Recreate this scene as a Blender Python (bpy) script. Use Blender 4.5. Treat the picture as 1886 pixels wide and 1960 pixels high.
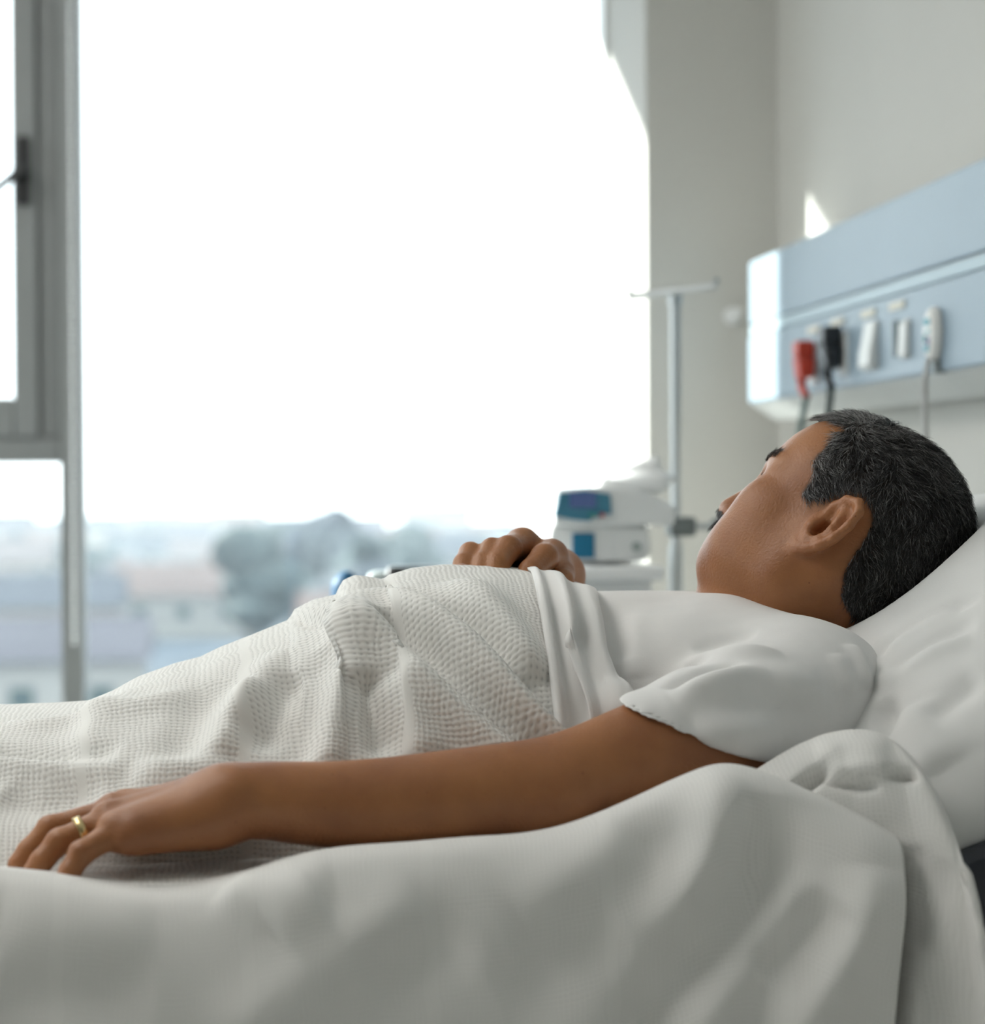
import bpy, math, random
import numpy as np
from mathutils import Matrix, Vector
from mathutils.bvhtree import BVHTree

for o in list(bpy.data.objects):
    bpy.data.objects.remove(o, do_unlink=True)
SC = bpy.context.scene
COL = SC.collection
RNG = np.random.default_rng(7)
random.seed(7)

# ------------------------------------------------------------------ camera
FPX = 3950.0                      # focal length in pixels of the 1886 x 1960 frame
CAM_H = 1.05
YAW = math.atan(473 / FPX); PITCH = 50 / FPX; ROLL = math.radians(0.3)
CF = np.array([math.sin(YAW) * math.cos(PITCH), math.cos(YAW) * math.cos(PITCH), -math.sin(PITCH)])
_r0 = np.array([math.cos(YAW), -math.sin(YAW), 0.0]); _u0 = np.cross(_r0, CF)
CR = _r0 * math.cos(ROLL) - _u0 * math.sin(ROLL)
CU = _u0 * math.cos(ROLL) + _r0 * math.sin(ROLL)
CP = np.array([0.0, 0.0, CAM_H])
cam_d = bpy.data.cameras.new('camera'); cam = bpy.data.objects.new('camera', cam_d); COL.objects.link(cam)
m = Matrix.Identity(4)
for i in range(3):
    m[i][0] = CR[i]; m[i][1] = CU[i]; m[i][2] = -CF[i]; m[i][3] = CP[i]
cam.matrix_world = m
cam_d.sensor_fit = 'HORIZONTAL'; cam_d.sensor_width = 36.0; cam_d.lens = FPX / 1886 * 36.0
cam_d.clip_start = 0.05; cam_d.clip_end = 3000
cam_d.dof.use_dof = True; cam_d.dof.focus_distance = 1.84; cam_d.dof.aperture_fstop = 4.2
SC.camera = cam

# ------------------------------------------------------------------ view, world, sun
SC.view_settings.view_transform = 'Standard'; SC.view_settings.look = 'None'
SC.view_settings.gamma = 1.0; SC.view_settings.use_curve_mapping = False
SC.view_settings.exposure = 0.22
W = bpy.data.worlds.new('sky'); SC.world = W; W.use_nodes = True
nt = W.node_tree; nt.nodes.clear()
w_out = nt.nodes.new('ShaderNodeOutputWorld'); w_bg = nt.nodes.new('ShaderNodeBackground')
w_tc = nt.nodes.new('ShaderNodeTexCoord'); w_no = nt.nodes.new('ShaderNodeTexNoise'); w_cr = nt.nodes.new('ShaderNodeValToRGB')
w_no.inputs['Scale'].default_value = 2.2; w_no.inputs['Detail'].default_value = 4
w_cr.color_ramp.elements[0].position = 0.35; w_cr.color_ramp.elements[0].color = (0.84, 0.93, 1.0, 1)
w_cr.color_ramp.elements[1].position = 0.62; w_cr.color_ramp.elements[1].color = (0.98, 0.995, 0.99, 1)
nt.links.new(w_tc.outputs['Generated'], w_no.inputs['Vector']); nt.links.new(w_no.outputs['Fac'], w_cr.inputs['Fac'])
nt.links.new(w_cr.outputs['Color'], w_bg.inputs['Color']); nt.links.new(w_bg.outputs['Background'], w_out.inputs['Surface'])
w_bg.inputs['Strength'].default_value = 3.2
SUN_DIR = np.array([1.17, -1.0, -0.62]); SUN_DIR /= np.linalg.norm(SUN_DIR)     # the way the sunlight travels
sun_d = bpy.data.lights.new('sun', 'SUN'); sun_d.energy = 15.0; sun_d.angle = math.radians(0.8); sun_d.color = (1.0, 0.97, 0.92)
sun = bpy.data.objects.new('sun', sun_d); COL.objects.link(sun)
sun.rotation_euler = Vector(SUN_DIR).to_track_quat('-Z', 'Y').to_euler(); sun.location = (-6, 8, 6)


# ------------------------------------------------------------------ pixel helpers
def ray(px, py):
    return CF + CR * (px - 943) / FPX + CU * (980 - py) / FPX
def onY(px, py, Y):
    d = ray(px, py); return CP + d * (Y / d[1])
def onX(px, py, X):
    d = ray(px, py); return CP + d * (X / d[0])
def onZ(px, py, Z):
    d = ray(px, py); return CP + d * ((Z - CAM_H) / d[2])
def proj(P):
    d = np.asarray(P) - CP; z = d @ CF
    return np.stack([943 + FPX * (d @ CR) / z, 980 - FPX * (d @ CU) / z], -1)

# ------------------------------------------------------------------ materials
MATS = {}
def mat(name, col, rough=0.6, spec=0.3, noise=0.0, nscale=20.0, bump=0.0, bscale=60.0, metal=0.0, emit=None, sheen=0.0, coat=0.0):
    if name in MATS: return MATS[name]
    M = bpy.data.materials.new(name); M.use_nodes = True
    n = M.node_tree; b = n.nodes['Principled BSDF']
    b.inputs['Roughness'].default_value = rough; b.inputs['Metallic'].default_value = metal
    b.inputs['Specular IOR Level'].default_value = spec
    b.inputs['Sheen Weight'].default_value = sheen; b.inputs['Coat Weight'].default_value = coat
    tc = n.nodes.new('ShaderNodeTexCoord')
    no = n.nodes.new('ShaderNodeTexNoise'); no.inputs['Scale'].default_value = nscale; no.inputs['Detail'].default_value = 5
    n.links.new(tc.outputs['Object'], no.inputs['Vector'])
    cr = n.nodes.new('ShaderNodeValToRGB')
    c = np.array(col)
    lo = np.clip(c * (1 - noise), 0, 1); hi = np.clip(c * (1 + noise), 0, 1)
    cr.color_ramp.elements[0].position = 0.3; cr.color_ramp.elements[1].position = 0.7
    cr.color_ramp.elements[0].color = (*lo, 1); cr.color_ramp.elements[1].color = (*hi, 1)
    n.links.new(no.outputs['Fac'], cr.inputs['Fac']); n.links.new(cr.outputs['Color'], b.inputs['Base Color'])
    if bump:
        n2 = n.nodes.new('ShaderNodeTexNoise'); n2.inputs['Scale'].default_value = bscale; n2.inputs['Detail'].default_value = 4
        n.links.new(tc.outputs['Object'], n2.inputs['Vector'])
        bp = n.nodes.new('ShaderNodeBump'); bp.inputs['Strength'].default_value = bump; bp.inputs['Distance'].default_value = 0.002
        n.links.new(n2.outputs['Fac'], bp.inputs['Height']); n.links.new(bp.outputs['Normal'], b.inputs['Normal'])
    if emit:
        b.inputs['Emission Color'].default_value = (*emit[0], 1); b.inputs['Emission Strength'].default_value = emit[1]
    MATS[name] = M
    return M

def knit_mat(name, col, pitch=0.0056, strength=0.55, hole_shade=0.66):
    """cellular blanket weave on UVs given in metres"""
    M = bpy.data.materials.new(name); M.use_nodes = True
    n = M.node_tree; b = n.nodes['Principled BSDF']; L = n.links.new
    b.inputs['Roughness'].default_value = 0.9; b.inputs['Specular IOR Level'].default_value = 0.1; b.inputs['Sheen Weight'].default_value = 0.15
    uv = n.nodes.new('ShaderNodeUVMap'); uv.uv_map = 'UVMap'
    wn = n.nodes.new('ShaderNodeTexNoise'); wn.inputs['Scale'].default_value = 25; L(uv.outputs['UV'], wn.inputs['Vector'])
    ws = n.nodes.new('ShaderNodeVectorMath'); ws.operation = 'SCALE'; ws.inputs['Scale'].default_value = 0.012; L(wn.outputs['Color'], ws.inputs[0])
    wa = n.nodes.new('ShaderNodeVectorMath'); wa.operation = 'ADD'; L(uv.outputs['UV'], wa.inputs[0]); L(ws.outputs['Vector'], wa.inputs[1])
    sp = n.nodes.new('ShaderNodeSeparateXYZ'); L(wa.outputs['Vector'], sp.inputs[0])
    def mt(op, a, bb=None):
        q = n.nodes.new('ShaderNodeMath'); q.operation = op
        for i, v in enumerate((a, bb)):
            if v is None: continue
            if isinstance(v, (int, float)): q.inputs[i].default_value = v
            else: L(v, q.inputs[i])
        return q.outputs[0]
    k = 2 * math.pi / pitch
    a = mt('SINE', mt('MULTIPLY', mt('ADD', sp.outputs['X'], sp.outputs['Y']), k * 0.6))
    c = mt('SINE', mt('MULTIPLY', mt('SUBTRACT', sp.outputs['X'], sp.outputs['Y']), k * 0.6))
    pat = mt('MULTIPLY', mt('ADD', mt('MULTIPLY', a, c), 1.0), 0.5)          # 0..1, staggered cells
    band = mt('FRACT', mt('MULTIPLY', sp.outputs['X'], 7.5))
    bmask = mt('GREATER_THAN', band, 0.07)
    holes = mt('MULTIPLY', mt('POWER', pat, 5.0), bmask)  # cell gaps darkened in the base colour, standing in for their shade
    mix = n.nodes.new('ShaderNodeMix'); mix.data_type = 'RGBA'
    mix.inputs['A'].default_value = (*col, 1); mix.inputs['B'].default_value = (*(np.array(col) * hole_shade), 1)
    L(holes, mix.inputs['Factor']); L(mix.outputs['Result'], b.inputs['Base Color'])
    hgt = mt('SUBTRACT', 1.0, mt('MULTIPLY', mt('ADD', mt('MULTIPLY', pat, 0.7), 0.0), bmask))
    bp = n.nodes.new('ShaderNodeBump'); bp.inputs['Strength'].default_value = strength; bp.inputs['Distance'].default_value = 0.0016
    L(hgt, bp.inputs['Height']); L(bp.outputs['Normal'], b.inputs['Normal'])
    return M

def rib_mat(name, col, pitch, strength):
    """fine woven cloth, faint lines across the UVs (metres)"""
    M = bpy.data.materials.new(name); M.use_nodes = True
    n = M.node_tree; b = n.nodes['Principled BSDF']; L = n.links.new
    b.inputs['Roughness'].default_value = 0.9; b.inputs['Specular IOR Level'].default_value = 0.1; b.inputs['Sheen Weight'].default_value = 0.1
    uv = n.nodes.new('ShaderNodeUVMap'); uv.uv_map = 'UVMap'
    wv = n.nodes.new('ShaderNodeTexWave'); wv.wave_type = 'BANDS'; wv.bands_direction = 'Y'
    wv.inputs['Scale'].default_value = 1.0 / pitch * 0.314; wv.inputs['Distortion'].default_value = 1.0; wv.inputs['Detail'].default_value = 2
    no = n.nodes.new('ShaderNodeTexNoise'); no.inputs['Scale'].default_value = 9
    L(uv.outputs['UV'], wv.inputs['Vector']); L(uv.outputs['UV'], no.inputs['Vector'])
    cr = n.nodes.new('ShaderNodeValToRGB'); c = np.array(col)
    cr.color_ramp.elements[0].color = (*(c * 0.96), 1); cr.color_ramp.elements[1].color = (*np.clip(c * 1.03, 0, 1), 1)
    L(no.outputs['Fac'], cr.inputs['Fac']); L(cr.outputs['Color'], b.inputs['Base Color'])
    bp = n.nodes.new('ShaderNodeBump'); bp.inputs['Strength'].default_value = strength; bp.inputs['Distance'].default_value = 0.0006
    L(wv.outputs['Fac'], bp.inputs['Height']); L(bp.outputs['Normal'], b.inputs['Normal'])
    return M

def skin_mat():
    M = bpy.data.materials.new('skin'); M.use_nodes = True
    n = M.node_tree; b = n.nodes['Principled BSDF']; L = n.links.new
    b.inputs['Roughness'].default_value = 0.44; b.inputs['Specular IOR Level'].default_value = 0.42
    b.inputs['Subsurface Weight'].default_value = 0.08; b.inputs['Subsurface Radius'].default_value = (1.0, 0.4, 0.2); b.inputs['Subsurface Scale'].default_value = 0.006
    tc = n.nodes.new('ShaderNodeTexCoord')
    n1 = n.nodes.new('ShaderNodeTexNoise'); n1.inputs['Scale'].default_value = 16; n1.inputs['Detail'].default_value = 6
    L(tc.outputs['Object'], n1.inputs['Vector'])
    cr = n.nodes.new('ShaderNodeValToRGB'); e = cr.color_ramp.elements
    e[0].position = 0.32; e[0].color = (0.27, 0.108, 0.039, 1); e[1].position = 0.7; e[1].color = (0.42, 0.186, 0.067, 1)
    L(n1.outputs['Fac'], cr.inputs['Fac'])
    at = n.nodes.new('ShaderNodeAttribute'); at.attribute_name = 'tone'
    sp = n.nodes.new('ShaderNodeSeparateColor'); L(at.outputs['Color'], sp.inputs[0])
    m1 = n.nodes.new('ShaderNodeMix'); m1.data_type = 'RGBA'; m1.inputs['B'].default_value = (0.012, 0.011, 0.012, 1)   # scalp under hair, stubble roots
    L(sp.outputs[0], m1.inputs['Factor']); L(cr.outputs['Color'], m1.inputs['A'])
    m2 = n.nodes.new('ShaderNodeMix'); m2.data_type = 'RGBA'; m2.inputs['B'].default_value = (0.40, 0.155, 0.08, 1)      # ruddy: ears, fingertips, lips
    L(sp.outputs[1], m2.inputs['Factor']); L(m1.outputs['Result'], m2.inputs['A'])
    vo = n.nodes.new('ShaderNodeTexVoronoi'); vo.inputs['Scale'].default_value = 95; L(tc.outputs['Object'], vo.inputs['Vector'])
    lt = n.nodes.new('ShaderNodeMath'); lt.operation = 'LESS_THAN'; lt.inputs[1].default_value = 0.075; L(vo.outputs['Distance'], lt.inputs[0])
    n3 = n.nodes.new('ShaderNodeTexNoise'); n3.inputs['Scale'].default_value = 30; L(tc.outputs['Object'], n3.inputs['Vector'])
    gt = n.nodes.new('ShaderNodeMath'); gt.operation = 'GREATER_THAN'; gt.inputs[1].default_value = 0.56; L(n3.outputs['Fac'], gt.inputs[0])
    mu = n.nodes.new('ShaderNodeMath'); mu.operation = 'MULTIPLY'; L(lt.outputs[0], mu.inputs[0]); L(gt.outputs[0], mu.inputs[1])
    mv = n.nodes.new('ShaderNodeMath'); mv.operation = 'MULTIPLY'; L(mu.outputs[0], mv.inputs[0]); mv.inputs[1].default_value = 0.5
    m3 = n.nodes.new('ShaderNodeMix'); m3.data_type = 'RGBA'; m3.inputs['B'].default_value = (0.09, 0.035, 0.02, 1)
    L(mv.outputs[0], m3.inputs['Factor']); L(m2.outputs['Result'], m3.inputs['A']); L(m3.outputs['Result'], b.inputs['Base Color'])
    n2 = n.nodes.new('ShaderNodeTexNoise'); n2.inputs['Scale'].default_value = 420; n2.inputs['Detail'].default_value = 3
    L(tc.outputs['Object'], n2.inputs['Vector'])
    bp = n.nodes.new('ShaderNodeBump'); bp.inputs['Strength'].default_value = 0.45; bp.inputs['Distance'].default_value = 0.0012
    L(n2.outputs['Fac'], bp.inputs['Height']); L(bp.outputs['Normal'], b.inputs['Normal'])
    return M

def glass_mat():
    M = bpy.data.materials.new('window_glass'); M.use_nodes = True
    n = M.node_tree; n.nodes.clear(); L = n.links.new
    o = n.nodes.new('ShaderNodeOutputMaterial'); t = n.nodes.new('ShaderNodeBsdfTransparent'); g = n.nodes.new('ShaderNodeBsdfGlossy')
    t.inputs['Color'].default_value = (0.95, 0.985, 0.985, 1); g.inputs['Roughness'].default_value = 0.02
    lw = n.nodes.new('ShaderNodeLayerWeight'); lw.inputs['Blend'].default_value = 0.5
    pw = n.nodes.new('ShaderNodeMath'); pw.operation = 'POWER'; pw.inputs[1].default_value = 4.0; L(lw.outputs['Facing'], pw.inputs[0])
    f = n.nodes.new('ShaderNodeMath'); f.operation = 'MULTIPLY_ADD'; f.inputs[1].default_value = 0.8; f.inputs[2].default_value = 0.02; L(pw.outputs[0], f.inputs[0])
    mx = n.nodes.new('ShaderNodeMixShader'); L(f.outputs[0], mx.inputs[0]); L(t.outputs[0], mx.inputs[1]); L(g.outputs[0], mx.inputs[2]); L(mx.outputs[0], o.inputs[0])
    return M

# ------------------------------------------------------------------ object helpers
def tag(o, label=None, cat=None, group=None, kind=None):
    if label: o['label'] = label
    if cat: o['category'] = cat
    if group: o['group'] = group
    if kind: o['kind'] = kind
    return o
def thing(name, loc, label, cat, group=None):
    o = bpy.data.objects.new(name, None); COL.objects.link(o); o.location = Vector([float(v) for v in loc]); o.empty_display_size = 0.05
    return tag(o, label, cat, group)
def obj(name, V, Fc, M, parent=None, smooth=False, uv=None, bevel=0.0):
    """link one mesh object; world-space vertices"""
    V = np.asarray(V, float)
    me = bpy.data.meshes.new(name)
    base = np.zeros(3)
    if parent is None:
        base = np.array([(V[:, 0].min() + V[:, 0].max()) / 2, (V[:, 1].min() + V[:, 1].max()) / 2, V[:, 2].min()])
    if isinstance(Fc, np.ndarray):
        nf, k = Fc.shape
        me.vertices.add(len(V)); me.vertices.foreach_set('co', (V - base).astype(np.float32).ravel())
        me.loops.add(nf * k); me.loops.foreach_set('vertex_index', Fc.astype(np.int32).ravel())
        me.polygons.add(nf); me.polygons.foreach_set('loop_start', np.arange(0, nf * k, k, dtype=np.int32))
        me.update(calc_edges=True)
    else:
        me.from_pydata([tuple(v) for v in (V - base)], [], [tuple(int(i) for i in f) for f in Fc]); me.update()
    if smooth: me.polygons.foreach_set('use_smooth', np.ones(len(me.polygons), bool))
    if uv is not None:
        ul = me.uv_layers.new(name='UVMap'); li = np.empty(len(me.loops), np.int32); me.loops.foreach_get('vertex_index', li)
        ul.data.foreach_set('uv', np.asarray(uv, np.float32)[li].ravel())
    o = bpy.data.objects.new(name, me); COL.objects.link(o); me.materials.append(M)
    if parent is None: o.location = Vector(base)
    else:
        o.parent = parent
        if parent.type == 'EMPTY': o.matrix_parent_inverse = Matrix.Translation(parent.location).inverted()
        elif parent.parent is None: o.matrix_parent_inverse = Matrix.Translation(parent.location).inverted()
    if bevel:
        b = o.modifiers.new('bevel', 'BEVEL'); b.width = bevel; b.segments = 2; b.limit_method = 'ANGLE'
    return o
class MB:
    """collects simple solids into one mesh"""
    def __init__(s): s.V = []; s.F = []
    def add(s, V, Fc):
        k = len(s.V); s.V += [tuple(v) for v in V]; s.F += [tuple(i + k for i in f) for f in Fc]; return s
    def box(s, a, b):
        x0, y0, z0 = a; x1, y1, z1 = b
        return s.add([(x0, y0, z0), (x1, y0, z0), (x1, y1, z0), (x0, y1, z0), (x0, y0, z1), (x1, y0, z1), (x1, y1, z1), (x0, y1, z1)],
                     [(0, 3, 2, 1), (4, 5, 6, 7), (0, 1, 5, 4), (1, 2, 6, 5), (2, 3, 7, 6), (3, 0, 4, 7)])
    def tube(s, pts, r, n=12, cap=True):
        pts = [np.array(p, float) for p in pts]; rs = r if hasattr(r, '__len__') else [r] * len(pts)
        rings = []; up = np.array([0.0, 0, 1])
        for i, p in enumerate(pts):
            t = pts[min(i + 1, len(pts) - 1)] - pts[max(i - 1, 0)]; t /= np.linalg.norm(t) + 1e-12
            a = np.cross(t, up)
            if np.linalg.norm(a) < 0.05: a = np.cross(t, [1.0, 0, 0])
            a /= np.linalg.norm(a); b = np.cross(a, t)
            rings.append([p + rs[i] * (math.cos(q) * a + math.sin(q) * b) for q in np.arange(n) * 2 * math.pi / n])
        V = [v for rg in rings for v in rg]; Fc = []
        for i in range(len(pts) - 1):
            for j in range(n):
                Fc.append((i * n + j, i * n + (j + 1) % n, (i + 1) * n + (j + 1) % n, (i + 1) * n + j))
        if cap: Fc.append(tuple(range(n - 1, -1, -1))); Fc.append(tuple((len(pts) - 1) * n + j for j in range(n)))
        return s.add(V, Fc)
    def prism(s, poly, axis, a, b):
        """poly: list of 2D points in the plane of the other two axes (cyclic order)"""
        def pt(p, h):
            if axis == 'Y': return (p[0], h, p[1])
            if axis == 'X': return (h, p[0], p[1])
            return (p[0], p[1], h)
        n = len(poly); V = [pt(p, a) for p in poly] + [pt(p, b) for p in poly]
        Fc = [tuple(range(n - 1, -1, -1)), tuple(range(n, 2 * n))] + [(i, (i + 1) % n, n + (i + 1) % n, n + i) for i in range(n)]
        return s.add(V, Fc)
    def sphere(s, c, r, n=10, mq=7):
        c = np.array(c, float); r = np.array(r, float) * np.ones(3); V = []; Fc = []
        for i in range(mq + 1):
            th = math.pi * i / mq
            for j in range(n):
                ph = 2 * math.pi * j / n; V.append(c + r * np.array([math.sin(th) * math.cos(ph), math.sin(th) * math.sin(ph), math.cos(th)]))
        for i in range(mq):
            for j in range(n): Fc.append((i * n + j, (i + 1) * n + j, (i + 1) * n + (j + 1) % n, i * n + (j + 1) % n))
        return s.add(V, Fc)
    def obj(s, name, M, parent=None, smooth=False, bevel=0.0):
        o = obj(name, s.V, s.F, M, parent, smooth, None, bevel)
        if smooth:
            try: o.data.set_sharp_from_angle(angle=math.radians(40))
            except Exception: pass
        return o
def struct(o): o['kind'] = 'structure'; return o
def vertex_attr(o, cols):
    a = o.data.color_attributes.new('tone', 'FLOAT_COLOR', 'POINT')
    c = np.zeros((len(o.data.vertices), 4), np.float32); c[:, :cols.shape[1]] = cols; c[:, 3] = 1
    a.data.foreach_set('color', c.ravel())

# ------------------------------------------------------------------ signed distance modelling
class SDF:
    def __init__(s): s.p = []
    def ell(s, c, r, ax=None, k=0.012, op='u'):
        c = np.asarray(c, float); r = np.asarray(r, float) * np.ones(3); ax = np.eye(3) if ax is None else np.asarray(ax, float)
        def f(P):
            q = (P - c) @ ax.T; a = np.linalg.norm(q / r, axis=1); b = np.linalg.norm(q / r ** 2, axis=1) + 1e-9
            return a * (a - 1.0) / b
        s.p.append((f, c, r.max(), k, op)); return s
    def cone(s, a, b, ra, rb, k=0.012, op='u'):
        a = np.asarray(a, float); b = np.asarray(b, float); ab = b - a; L2 = ab @ ab + 1e-12
        def f(P):
            t = np.clip(((P - a) @ ab) / L2, 0, 1)
            return np.linalg.norm(P - a - t[:, None] * ab, axis=1) - (ra + (rb - ra) * t)
        s.p.append((f, (a + b) / 2, math.sqrt(L2) / 2 + max(ra, rb), k, op)); return s
    def chain(s, pts, k=0.012, op='u'):
        for (a, ra), (b, rb) in zip(pts[:-1], pts[1:]): s.cone(a, b, ra, rb, k, op)
        return s
    def box(s, c, h, rad, ax=None, k=0.012, op='u'):
        c = np.asarray(c, float); h = np.asarray(h, float); ax = np.eye(3) if ax is None else np.asarray(ax, float)
        def f(P):
            q = np.abs((P - c) @ ax.T) - (h - rad)
            return np.linalg.norm(np.maximum(q, 0), axis=1) + np.minimum(q.max(axis=1), 0) - rad
        s.p.append((f, c, np.linalg.norm(h), k, op)); return s
    def fun(s, f, c, R, k=0.0, op='i'):
        s.p.append((f, np.asarray(c, float), R, k, op)); return s
    def ev(s, P, bc=None, br=0.0):
        d = np.full(len(P), 1.0)
        for f, c, R, k, op in s.p:
            if bc is not None and op != 'i' and np.linalg.norm(bc - c) > R + br + k + 0.02: continue
            e = f(P)
            if op == 'u':
                if k > 0:
                    h = np.maximum(k - np.abs(d - e), 0) / k; d = np.minimum(d, e) - h * h * k * 0.25
                else: d = np.minimum(d, e)
            elif op == 's':
                e = -e
                if k > 0:
                    h = np.maximum(k - np.abs(d - e), 0) / k; d = np.maximum(d, e) + h * h * k * 0.25
                else: d = np.maximum(d, e)
            else: d = np.maximum(d, e)
        return d
    def mesh(s, lo, hi, vox, B=14):
        lo = np.asarray(lo, float); hi = np.asarray(hi, float)
        nb = np.ceil((hi - lo) / (vox * B)).astype(int); n = nb * B + 1
        D = np.full(n, 1.0, np.float32)
        br = math.sqrt(3) * vox * B / 2
        g = np.arange(B + 1) * vox; X, Y, Z = np.meshgrid(g, g, g, indexing='ij'); loc = np.stack([X.ravel(), Y.ravel(), Z.ravel()], 1)
        cs = np.stack(np.meshgrid(*[np.arange(q) for q in nb], indexing='ij'), -1).reshape(-1, 3)
        cen = lo + (cs + 0.5) * vox * B
        dc = s.ev(cen)
        for ci, c, d in zip(cs, cen, dc):
            i, j, k = ci * B
            if abs(d) > br * 1.35 + 0.012:
                if d < 0: D[i:i + B + 1, j:j + B + 1, k:k + B + 1] = -1
                continue
            D[i:i + B + 1, j:j + B + 1, k:k + B + 1] = s.ev(lo + ci * B * vox + loc, c, br).reshape(B + 1, B + 1, B + 1)
        return surface_nets(D, lo, vox)
def surface_nets(D, lo, vox):
    S = D < 0
    c = [S[i:S.shape[0] - 1 + i, j:S.shape[1] - 1 + j, k:S.shape[2] - 1 + k] for i in (0, 1) for j in (0, 1) for k in (0, 1)]
    al = c[0].copy(); an = c[0].copy()
    for q in c[1:]: al &= q; an |= q
    act = an & ~al
    idx = np.argwhere(act)
    num = np.full(act.shape, -1, np.int32); num[act] = np.arange(len(idx))
    acc = np.zeros((len(idx), 3)); cnt = np.zeros(len(idx))
    cor = [(i, j, k) for i in (0, 1) for j in (0, 1) for k in (0, 1)]
    val = {q: D[idx[:, 0] + q[0], idx[:, 1] + q[1], idx[:, 2] + q[2]].astype(float) for q in cor}
    for a in cor:
        for ax in range(3):
            if a[ax]: continue
            b = list(a); b[ax] = 1; b = tuple(b)
            va, vb = val[a], val[b]; cr = (va < 0) != (vb < 0)
            t = np.where(cr, va / np.where(cr, va - vb, 1), 0)
            p = np.array(a, float)[None, :].repeat(len(idx), 0); p[:, ax] = t
            acc[cr] += p[cr]; cnt[cr] += 1
    V = lo + (idx + acc / cnt[:, None]) * vox
    Fs = []
    for ax in range(3):
        o1, o2 = [(1, 2), (2, 0), (0, 1)][ax]
        A = [slice(None)] * 3; Bq = [slice(None)] * 3; A[ax] = slice(0, -1); Bq[ax] = slice(1, None)
        sa, sb = S[tuple(A)], S[tuple(Bq)]
        e = np.argwhere(sa != sb); fl = sa[tuple(e.T)]
        ok = (e[:, o1] > 0) & (e[:, o2] > 0) & (e[:, o1] < D.shape[o1] - 1) & (e[:, o2] < D.shape[o2] - 1)
        e = e[ok]; fl = fl[ok]
        q = []
        for d1, d2 in ((0, 0), (-1, 0), (-1, -1), (0, -1)):
            t = e.copy(); t[:, o1] += d1; t[:, o2] += d2; q.append(num[tuple(t.T)])
        q = np.stack(q, 1); q[~fl] = q[~fl][:, ::-1]
        Fs.append(q)
    Fc = np.concatenate(Fs); Fc = Fc[(Fc >= 0).all(1)]
    vol = (np.cross(V[Fc[:, 1]] - V[Fc[:, 0]], V[Fc[:, 2]] - V[Fc[:, 0]]) * V[Fc[:, 0]]).sum()
    return V, (Fc if vol > 0 else Fc[:, ::-1].copy())
def vnormals(V, Fc):
    a, b, c = V[Fc[:, 0]], V[Fc[:, 1]], V[Fc[:, 2]]
    n = np.cross(b - a, c - a)
    if Fc.shape[1] == 4: n = np.cross(V[Fc[:, 2]] - a, V[Fc[:, 3]] - b)
    N = np.zeros_like(V)
    for i in range(Fc.shape[1]): np.add.at(N, Fc[:, i], n)
    return N / (np.linalg.norm(N, axis=1, keepdims=True) + 1e-12)
def relax(V, Fc, it=2, lam=0.5):
    E = np.concatenate([Fc[:, [i, (i + 1) % Fc.shape[1]]] for i in range(Fc.shape[1])])
    for _ in range(it):
        acc = np.zeros_like(V); cn = np.zeros(len(V))
        for a, b in ((0, 1), (1, 0)):
            np.add.at(acc, E[:, a], V[E[:, b]]); np.add.at(cn, E[:, a], 1)
        V = V + lam * (acc / np.maximum(cn, 1)[:, None] - V)
    return V
def bvh(V, Fc): return BVHTree.FromPolygons([tuple(v) for v in V], [tuple(int(i) for i in f) for f in Fc])
def hit(tree, px, py):
    d = ray(px, py); r = tree.ray_cast(Vector(CP), Vector(d / np.linalg.norm(d)))
    return None if r[0] is None else np.array(r[0])
def densify(P, step=0.006):
    out = [P[0]]
    for a, b in zip(P[:-1], P[1:]):
        n = max(1, int(np.linalg.norm(b - a) / step))
        for i in range(1, n + 1): out.append(a + (b - a) * i / n)
    return np.array(out)
def smooth_poly(P, it=2):
    P = np.asarray(P, float)
    for _ in range(it):
        Q = [P[0]]
        for a, b in zip(P[:-1], P[1:]): Q += [0.75 * a + 0.25 * b, 0.25 * a + 0.75 * b]
        Q.append(P[-1]); P = np.array(Q)
    return P
def folds(V, Fc, lines, gain=1.0):
    """lines: (pixel polyline on the cloth, height m, width m[, taper]); ridges (+) and creases (-) pushed along the normals"""
    tree = bvh(V, Fc); N = vnormals(V, Fc); off = np.zeros(len(V))
    for ln in lines:
        px, h, w = ln[0], ln[1], ln[2]
        pts = [hit(tree, *q) for q in smooth_poly(px, 2)]; pts = [q for q in pts if q is not None]
        if len(pts) < 2: continue
        pts = np.array(pts); pts = smooth_poly(pts[:: max(1, len(pts) // 14)] if len(pts) > 20 else pts, 1); n = len(pts)
        lo = pts.min(0) - 3 * w; hi = pts.max(0) + 3 * w
        sel = np.where(((V >= lo) & (V <= hi)).all(1))[0]
        if not len(sel): continue
        A_, B_ = pts[:-1], pts[1:] - pts[:-1]; bb = (B_ ** 2).sum(1) + 1e-12; Q_ = V[sel]
        best = np.full(len(sel), 9.0); t = np.zeros(len(sel))
        for i in range(n - 1):
            u = np.clip(((Q_ - A_[i]) @ B_[i]) / bb[i], 0, 1); e_ = np.linalg.norm(Q_ - A_[i] - u[:, None] * B_[i], axis=1)
            m_ = e_ < best; best[m_] = e_[m_]; t[m_] = (i + u[m_]) / (n - 1)
        d = best
        tap = np.clip(np.minimum(t, 1 - t) / 0.36, 0.0, 1.0); tap = tap * tap * (3 - 2 * tap)
        if len(ln) > 3:                      # (start, end) strengths instead of fading both ends
            s0, s1 = ln[3]; tap = np.maximum(tap, np.where(t < 0.5, s0, s1))
        off[sel] += gain * h * tap * np.exp(-(d / w) ** 2)
    return V + N * off[:, None]
def grid_faces(nu, nv):
    i = np.arange(nu - 1)[:, None] * nv + np.arange(nv - 1)[None, :]
    return np.stack([i, i + nv, i + nv + 1, i + 1], -1).reshape(-1, 4)
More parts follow.
